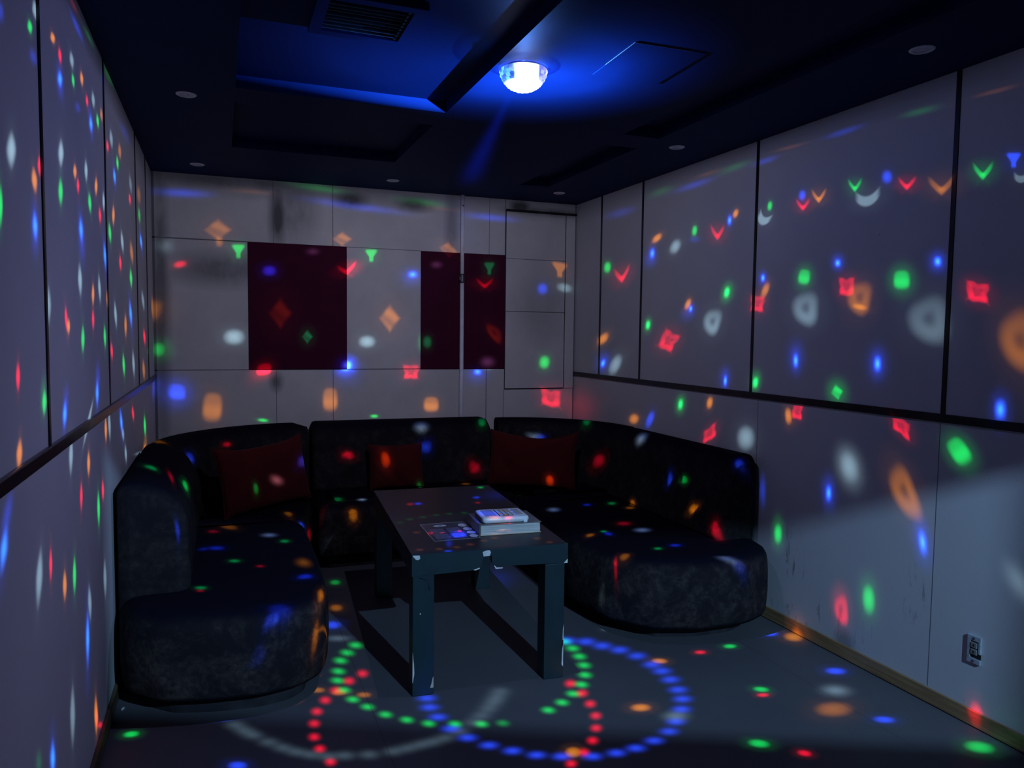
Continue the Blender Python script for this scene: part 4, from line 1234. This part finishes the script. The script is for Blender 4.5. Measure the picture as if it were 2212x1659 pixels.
128.30,-34.72,7.8,-21.1,-19.3,16.0,12000,oe
132.50,-36.05,-68.2,33.6,-0.5,3.1,676,ws
108.36,-48.40,-26.6,27.3,-2.3,11.6,12000,re
91.16,-30.10,-9.7,-0.3,-0.0,3.7,1287,ge
84.97,-34.14,-18.2,-0.1,-1.8,16.4,12000,ws
84.32,-36.85,-14.9,4.0,2.3,13.7,12000,be
75.85,-38.80,-14.1,-0.1,-0.3,12.7,12000,re
74.51,-32.78,-10.3,1.0,-0.7,15.7,12000,ge
64.71,-34.77,-14.7,-1.8,0.2,7.7,12000,be
56.94,-32.99,-10.6,-1.2,2.0,14.4,12000,ge
54.22,-38.96,-16.7,0.5,0.8,13.9,12000,re
92.06,-39.46,-10.4,0.6,3.3,16.8,4430,oe
62.39,-43.46,-9.8,0.8,2.6,9.5,5833,oe
67.52,-46.09,-8.7,0.5,0.2,11.1,12000,ge
100.34,-47.52,-9.7,-0.9,1.6,11.3,12000,oe
98.02,-45.52,-9.5,-2.6,-3.6,9.1,12000,ws
65.81,-34.51,-18.0,-2.3,0.2,8.0,7770,ws
80.34,-59.73,-9.2,-1.2,-2.5,13.8,8363,be
98.53,-60.94,-8.1,-3.5,-5.8,12.3,8065,be
100.76,-60.73,-7.8,-3.8,-6.2,12.0,3832,re
86.24,-42.69,-7.1,-1.2,-2.4,9.0,12000,ge
77.60,-54.06,-8.1,-0.6,-1.6,12.0,5412,ge
77.56,-41.45,-10.6,-0.6,-1.2,9.2,12000,oe
81.07,-62.75,-6.9,-1.0,-1.7,9.1,3620,re
74.03,-58.73,-52.7,-1.5,-5.4,65.6,863,bs
116.42,-68.30,-6.9,-6.3,-6.6,7.5,492,ge
111.02,-67.78,-7.6,-5.8,-6.1,8.2,498,ge
105.41,-67.74,-8.3,-5.1,-5.5,8.9,498,ge
99.77,-67.63,-8.9,-4.4,-4.8,9.5,500,ge
94.68,-67.78,-9.4,-3.7,-4.1,9.9,498,ge
88.95,-67.97,-9.8,-2.8,-3.3,10.3,496,ge
150.20,-77.75,-1.7,-8.6,-10.1,2.8,596,oe
145.84,-79.96,-2.4,-8.6,-10.1,3.3,583,oe
136.44,-81.64,-3.9,-8.3,-9.7,4.8,575,oe
121.96,-82.44,-5.9,-7.2,-8.6,7.2,571,oe
103.02,-82.31,-8.1,-4.9,-6.2,9.8,572,oe
90.04,-81.67,-9.1,-3.0,-4.0,11.1,575,oe
50.00,-81.76,-9.0,3.5,3.5,11.3,574,oe
33.71,-82.57,-7.6,5.8,6.2,9.7,571,oe
122.38,-73.37,-6.0,-7.1,-8.8,8.1,633,oe
109.27,-77.95,-20.3,-8.4,-19.3,25.6,2874,bq
130.06,-79.98,-4.3,-7.0,-28.1,18.4,2538,bs
148.99,-81.24,-1.9,-8.7,-8.1,2.1,4464,be
119.65,-75.11,-4.3,-4.6,-8.5,8.4,2814,re
114.60,-76.05,-5.9,-3.0,0.0,0.8,12000,re
104.87,-76.78,-4.5,-2.9,-5.3,8.3,2752,re
87.57,-77.44,-36.9,-19.4,-9.8,31.5,484,be
71.47,-77.03,-15.4,-58.8,0.0,1.2,2028,be
75.51,-79.82,-11.5,1.3,-0.7,7.6,507,re
86.74,-79.58,-17.5,-4.6,-5.3,17.6,230,oe
74.85,-80.06,-9.0,1.5,0.2,0.3,3126,re
81.15,-80.20,-13.8,1.1,-0.3,2.6,764,oe
97.36,-78.29,-4.2,-8.6,-4.7,9.6,683,be
53.86,-49.71,-9.3,2.3,2.4,11.0,12000,be
49.34,-48.19,-9.0,2.8,3.6,12.4,12000,ge
45.04,-49.35,-9.6,3.7,3.7,10.4,12000,oe
45.24,-47.98,-8.4,-4.0,1.4,9.2,12000,oe
60.27,-52.85,-15.1,2.5,2.3,18.9,12000,ws
42.05,-56.41,-14.1,6.6,6.2,15.5,12000,re
36.05,-58.00,-15.6,9.4,8.2,16.2,12000,ws
46.39,-63.17,-8.3,8.2,4.5,13.5,12000,oe
42.21,-61.60,-11.2,-0.2,5.5,13.6,12000,be
44.13,-60.87,-6.7,3.0,3.1,8.3,12000,ge
22.70,-61.19,-8.8,8.7,7.3,9.5,12000,be
24.10,-63.74,-6.3,6.1,6.2,8.2,12000,ge
28.65,-68.21,-10.2,6.7,4.5,8.3,11144,oe
30.93,-69.38,-4.4,0.6,3.6,14.2,12000,re
27.63,-52.33,-11.1,-4.1,-9.3,6.7,12000,oe
19.47,-55.34,-10.6,4.7,12.8,15.7,12000,re
9.17,-59.97,-11.9,15.9,5.8,7.3,12000,ws
35.85,-47.67,-8.7,-4.1,-3.3,11.2,12000,be
31.45,-48.75,-10.5,-5.2,-4.5,4.2,12000,ge
44.75,-39.79,-16.4,2.8,4.9,21.2,12000,ws
17.22,-47.87,-5.1,11.0,5.8,7.7,12000,be"""
COLS = {'r': (1.0, 0.004, 0.030), 'g': (0.004, 1.0, 0.13), 'b': (0.020, 0.07, 1.0), 'o': (1.0, 0.30, 0.008), 'w': (0.42, 0.66, 0.80)}

THM = math.radians(118.0)       # picture covers 118 degrees round the nadir
NP = 2816
def gobo():
    ax = (np.arange(NP, dtype=np.float32) + 0.5) / NP * 2 - 1
    img = np.zeros((NP, NP, 4), np.float32); img[..., 3] = 1
    CH = 352
    def dirs(i0, i1, j0, j1):
        gx, gy = np.meshgrid(ax[j0:j1], ax[i0:i1])
        rr = np.sqrt(gx * gx + gy * gy) + 1e-9
        th = rr * THM
        s = np.sin(th) / rr
        return np.stack((gx * s, gy * s, -np.cos(th)), -1), th
    def lobe(d, az, el, k):
        a, e = math.radians(az), math.radians(el)
        c = np.array((math.cos(e) * math.cos(a), math.cos(e) * math.sin(a), math.sin(e)), np.float32)
        return np.exp(k * (d @ c - 1))
    for i0 in range(0, NP, CH):
        i1 = min(NP, i0 + CH)
        d, th = dirs(i0, i1, 0, NP)
        el = np.degrees(th) - 90
        base = np.zeros(th.shape + (3,), np.float32) + np.array((0.022,0.024,0.042), np.float32)
        for (az, e, k, c3) in ((90,-12,3.2,(1.04,1.03,1.38)),(25,-14,2.5,(0.02,0.02,0.06)),(185,-22,2.2,(0.045,0.05,0.19)),(214,-50,9.0,(0.50,0.53,1.0)),(-40,-20,3.0,(0.01,0.01,0.03))):
            base += lobe(d, az, e, k)[..., None] * np.array(c3, np.float32)
        down = np.clip((2.0 - el) / 4.0, 0, 1)          # the dome only looks downwards …
        base *= (1 - 0.15 * np.clip((-48 - el) / 25.0, 0, 1))[..., None]
        img[i0:i1, :, :3] = base * down[..., None]
        azd = np.arctan2(d[..., 1], d[..., 0])
        up = np.clip((el - 4.0) / 4.5, 0, 1) / (1 + (el / 9.0) ** 3) * (0.05 + 0.95 * np.clip(0.52 + 0.60 * np.cos(azd - math.radians(60)), 0, 1))
        img[i0:i1, :, :3] += up[..., None] * np.array((0.8,3.4,14), np.float32)
        # one blue ray grazing the ceiling towards the pipe
        a = math.radians(77.5)
        sd = d[..., 0] * -math.sin(a) + d[..., 1] * math.cos(a); fw = d[..., 0] * math.cos(a) + d[..., 1] * math.sin(a)
        ray = np.exp(-(sd / 0.030) ** 2) * (fw > 0) * np.clip((el - 1.35) / 0.4, 0, 1) * (3.4 / np.clip(el, 1.2, 60)) ** 3
        img[i0:i1, :, :3] += ray[..., None] * np.array((0.5,1.6,17.0), np.float32)
    for row in BEAMS.strip().splitlines():
        f = row.split(',')
        az, el = math.radians(float(f[0])), math.radians(float(f[1]))
        A = np.array((float(f[2]), float(f[3]))) / 1000; B = np.array((float(f[4]), float(f[5]))) / 1000
        st = float(f[6]) / 100; c, shp = f[7][0], f[7][1]
        d0 = np.array((math.cos(el) * math.cos(az), math.cos(el) * math.sin(az), math.sin(el)))
        e1 = np.array((-math.sin(az), math.cos(az), 0.0)); e2 = np.cross(d0, e1) * -1.0
        e2 = np.array((-math.sin(el) * math.cos(az), -math.sin(el) * math.sin(az), math.cos(el)))
        W = A[0] * B[1] - A[1] * B[0]
        if abs(W) < 1e-9: continue
        ext = 2.7 * max(np.hypot(*A), np.hypot(*B)) + 0.004
        th0 = PI / 2 + el
        px, py = th0 / THM * math.cos(az), th0 / THM * math.sin(az)
        half = ext / THM * max(1.0, th0 / max(0.05, math.sin(th0))) + 3.0 / NP
        j0, j1 = int((px - half + 1) / 2 * NP), int((px + half + 1) / 2 * NP) + 1
        i0, i1 = int((py - half + 1) / 2 * NP), int((py + half + 1) / 2 * NP) + 1
        j0, i0 = max(0, j0), max(0, i0); j1, i1 = min(NP, j1), min(NP, i1)
        if j1 <= j0 or i1 <= i0: continue
        d, th = dirs(i0, i1, j0, j1)
        w = d @ d0
        tx = (d @ e1) / np.maximum(w, 0.2); ty = (d @ e2) / np.maximum(w, 0.2)
        u = (tx * B[1] - ty * B[0]) / W; v = (ty * A[0] - tx * A[1]) / W
        ok = w > 0.3
        r = np.sqrt(u * u + v * v)
        def sm(x, a, b): return np.clip((b - x) / (b - a), 0, 1) ** 2 * (3 - 2 * np.clip((b - x) / (b - a), 0, 1))
        halo = 0.10 * np.exp(-(r / 1.35) ** 2) * sm(r, 1.6, 2.7)
        rays = np.exp(-((np.abs(u) - np.abs(v)) / 0.22) ** 2) * np.exp(-(r / 1.5) ** 2) * sm(r, 1.2, 2.7)
        core = None
        if shp == 'e': k_ = sm(r, 0.45, 1.2) * (0.65 + 0.35 * np.exp(-(r / 0.5) ** 2)); halo = halo + 0.05 * rays
        elif shp == 'l':
            q = (np.abs(u) ** 1.5 + np.abs(v) ** 1.5) ** (1 / 1.5); k_ = sm(q, 0.40, 1.15) * (0.8 + 0.4 * np.exp(-(r / 0.5) ** 2))
            halo = 0.10 * np.exp(-(u / 0.85) ** 2) * np.exp(-(v / 1.25) ** 2) * sm(r, 1.6, 2.7)
        elif shp == 'L':
            q = (np.abs(u) ** 1.5 + np.abs(v) ** 1.5) ** (1 / 1.5); k_ = sm(q, 0.35, 1.15) * 0.8; core = np.exp(-(q / 0.5) ** 2)
            halo = 0.16 * np.exp(-(u / 0.9) ** 2) * np.exp(-(v / 1.4) ** 2) * sm(r, 1.6, 2.7)
        elif shp == 's': k_ = np.exp(-(r / 0.72) ** 2 * 1.0) * sm(r, 1.0, 1.9); halo = 0
        elif shp == 'c': k_ = sm(r, 0.5, 1.2) * 0.6 + 1.5 * np.exp(-(r / 0.45) ** 2); halo = halo * 2.0 + 0.10 * rays; core = np.exp(-(r / 0.42) ** 2)
        elif shp == 'd': q = np.abs(u) + np.abs(v); k_ = sm(q, 0.62, 1.2) * (0.75 + 0.25 * np.sin(5 * v + 3 * u))
        elif shp == 'q': q = (np.abs(u) ** 3 + np.abs(v) ** 3) ** (1 / 3); k_ = sm(q, 0.60, 1.15) * (0.8 + 0.2 * np.cos(4 * v + 1))
        elif shp == 'o':
            ph = np.arctan2(v, u)
            q = (np.abs(u) ** 2.6 + np.abs(v) ** 2.6) ** (1 / 2.6) - 0.10 * np.cos(4 * ph + PI) + 0.07 * np.sin(3 * ph + 7 * el) + 0.06 * np.sin(5 * ph + 11 * az)
            k_ = sm(np.abs(q - 0.68), 0.10, 0.44) + 0.30 * sm(q, 0.4, 1.0)
            star = np.exp(-((np.abs(u) - np.abs(v)) / 0.16) ** 2) * sm(r, 1.0, 1.75); k_ = 0.8 * k_ * (0.75 + 0.25 * np.sin(-3 * v)) + 0.22 * star
        elif shp == 'O':
            q = (np.abs(u) ** 2.4 + np.abs(v) ** 2.4) ** (1 / 2.4)
            q = q * (1 + 0.08 * np.sin(3 * np.arctan2(v, u) + 2)); k_ = (0.50 * sm(np.abs(q - 0.62), 0.02, 0.62) + 0.45 * sm(q, 0.35, 1.25)) * (1 - 0.30 * np.exp(-(r / 0.25) ** 2)) * (0.85 - 0.40 * v)
        elif shp == 'v':
            q = np.abs(v - (1.5 * np.abs(u) ** 1.1 - 0.62)); k_ = sm(q, 0.15, 0.62) * sm(np.abs(u), 0.6, 1.15) * (1.0 - 0.55 * np.abs(u))
            k_ = 0.85 * k_ + 0.55 * np.exp(-(u / 0.30) ** 2 - ((v + 0.38) / 0.26) ** 2)
            q2 = np.abs(-v - (1.9 * np.abs(u) + 0.45)); k_ = k_ + 0.035 * sm(q2, 0.05, 0.5) * sm(np.abs(u), 0.5, 0.9) * (v < 0)
        elif shp == 'm':
            q = np.abs(v - (0.9 * u * u - 0.35)); k_ = sm(q, 0.35, 0.75) * sm(np.abs(u), 0.6, 1.1)
        elif shp == 'T':
            wd = 0.34 + 0.60 * np.clip((v + 0.25) / 0.85, 0, 1); k_ = sm(np.abs(u) / wd, 0.55, 1.2) * sm(np.abs(v), 0.65, 1.12)
        k_ = (k_ + halo) * ok * st
        img[i0:i1, j0:j1, :3] += k_[..., None] * np.array(COLS[c], np.float32)
        if core is not None:                            # burnt-out middle of the brightest beams
            img[i0:i1, j0:j1, :3] += (core * ok * st)[..., None] * np.array({'b': (0.02, 0.36, 0.2), 'g': (0.0, 0.3, 0.25)}.get(c, (0, 0, 0)), np.float32)
    return img

im = bpy.data.images.new('beam_picture', NP, NP, alpha=False, float_buffer=True)
im.colorspace_settings.name = 'Linear Rec.709'
im.pixels.foreach_set(gobo().ravel())
im.update()
ld = bpy.data.lights.new('party_light_lamp', 'POINT')
ld.energy = 4 * PI * PI; ld.shadow_soft_size = 0.0; ld.color = (1, 1, 1)
ld.use_nodes = True
nt = ld.node_tree
for n_ in list(nt.nodes): nt.nodes.remove(n_)
T = NT(nt)
g = T.n('ShaderNodeNewGeometry')
sx = T.n('ShaderNodeSeparateXYZ'); T.l(g.outputs['Normal'], sx.inputs[0])
th = T.math('ARCCOSINE', T.math('MULTIPLY', sx.outputs[2], -1.0))
hr = T.math('SQRT', T.math('ADD', T.math('MULTIPLY', sx.outputs[0], sx.outputs[0]), T.math('MULTIPLY', sx.outputs[1], sx.outputs[1])))
q = T.math('DIVIDE', T.math('DIVIDE', th, THM), T.math('MAXIMUM', hr, 1e-5))
cx = T.n('ShaderNodeCombineXYZ')
T.l(T.math('MULTIPLY_ADD', T.math('MULTIPLY', sx.outputs[0], q), 0.5, 0.5), cx.inputs[0])
T.l(T.math('MULTIPLY_ADD', T.math('MULTIPLY', sx.outputs[1], q), 0.5, 0.5), cx.inputs[1])
ti = T.n('ShaderNodeTexImage', image=im, extension='CLIP', interpolation='Linear'); T.l(cx.outputs[0], ti.inputs['Vector'])
em = T.n('ShaderNodeEmission'); T.l(ti.outputs['Color'], em.inputs['Color']); em.inputs['Strength'].default_value = 1.0
ou = T.n('ShaderNodeOutputLight'); T.l(em.outputs[0], ou.inputs[0])
lo = bpy.data.objects.new('party_light_lamp', ld); COL.objects.link(lo)
lo.parent = dl; lo.location = (0, 0, -0.045)

# corridor lamp outside the opening in the unseen wall
ld = bpy.data.lights.new('corridor_lamp', 'POINT'); ld.energy = 560; ld.shadow_soft_size = 0.010; ld.color = (0.34, 0.62, 1.0)
lo = bpy.data.objects.new('corridor_lamp', ld); COL.objects.link(lo); lo.location = (1.50, -1.50, 2.68)

# ----------------------------------------------------------------- world, camera, view
w = bpy.data.worlds.new('night'); SC.world = w; w.use_nodes = True
w.node_tree.nodes['Background'].inputs['Color'].default_value = (0.5, 0.6, 1.0, 1)
w.node_tree.nodes['Background'].inputs['Strength'].default_value = 0.0

yaw, pitch, roll = 0.36869, -0.06593, 0.01197
cyw, syw, cp, sp = math.cos(yaw), math.sin(yaw), math.cos(pitch), math.sin(pitch)
fw = Vector((syw * cp, cyw * cp, sp)); rt = Vector((cyw, -syw, 0)); upv = rt.cross(fw)
r2 = rt * math.cos(roll) + upv * math.sin(roll); u2 = upv * math.cos(roll) - rt * math.sin(roll)
cd = bpy.data.cameras.new('camera'); cam = bpy.data.objects.new('camera', cd); COL.objects.link(cam)
cam.matrix_world = Matrix(((r2.x, u2.x, -fw.x, 0), (r2.y, u2.y, -fw.y, 0), (r2.z, u2.z, -fw.z, 1.5), (0, 0, 0, 1)))
cd.sensor_fit = 'HORIZONTAL'; cd.sensor_width = 36.0; cd.lens = 1632.02 / 2212 * 36.0
cd.clip_start = 0.02
SC.camera = cam
SC.view_settings.view_transform = 'Standard'; SC.view_settings.look = 'None'
SC.view_settings.gamma = 1.0; SC.view_settings.use_curve_mapping = False
SC.view_settings.exposure = 0.0
SC.cycles.max_bounces = 6; SC.cycles.diffuse_bounces = 3; SC.cycles.transparent_max_bounces = 12
SC.cycles.use_denoising = True
SC.cycles.sample_clamp_indirect = 4.0
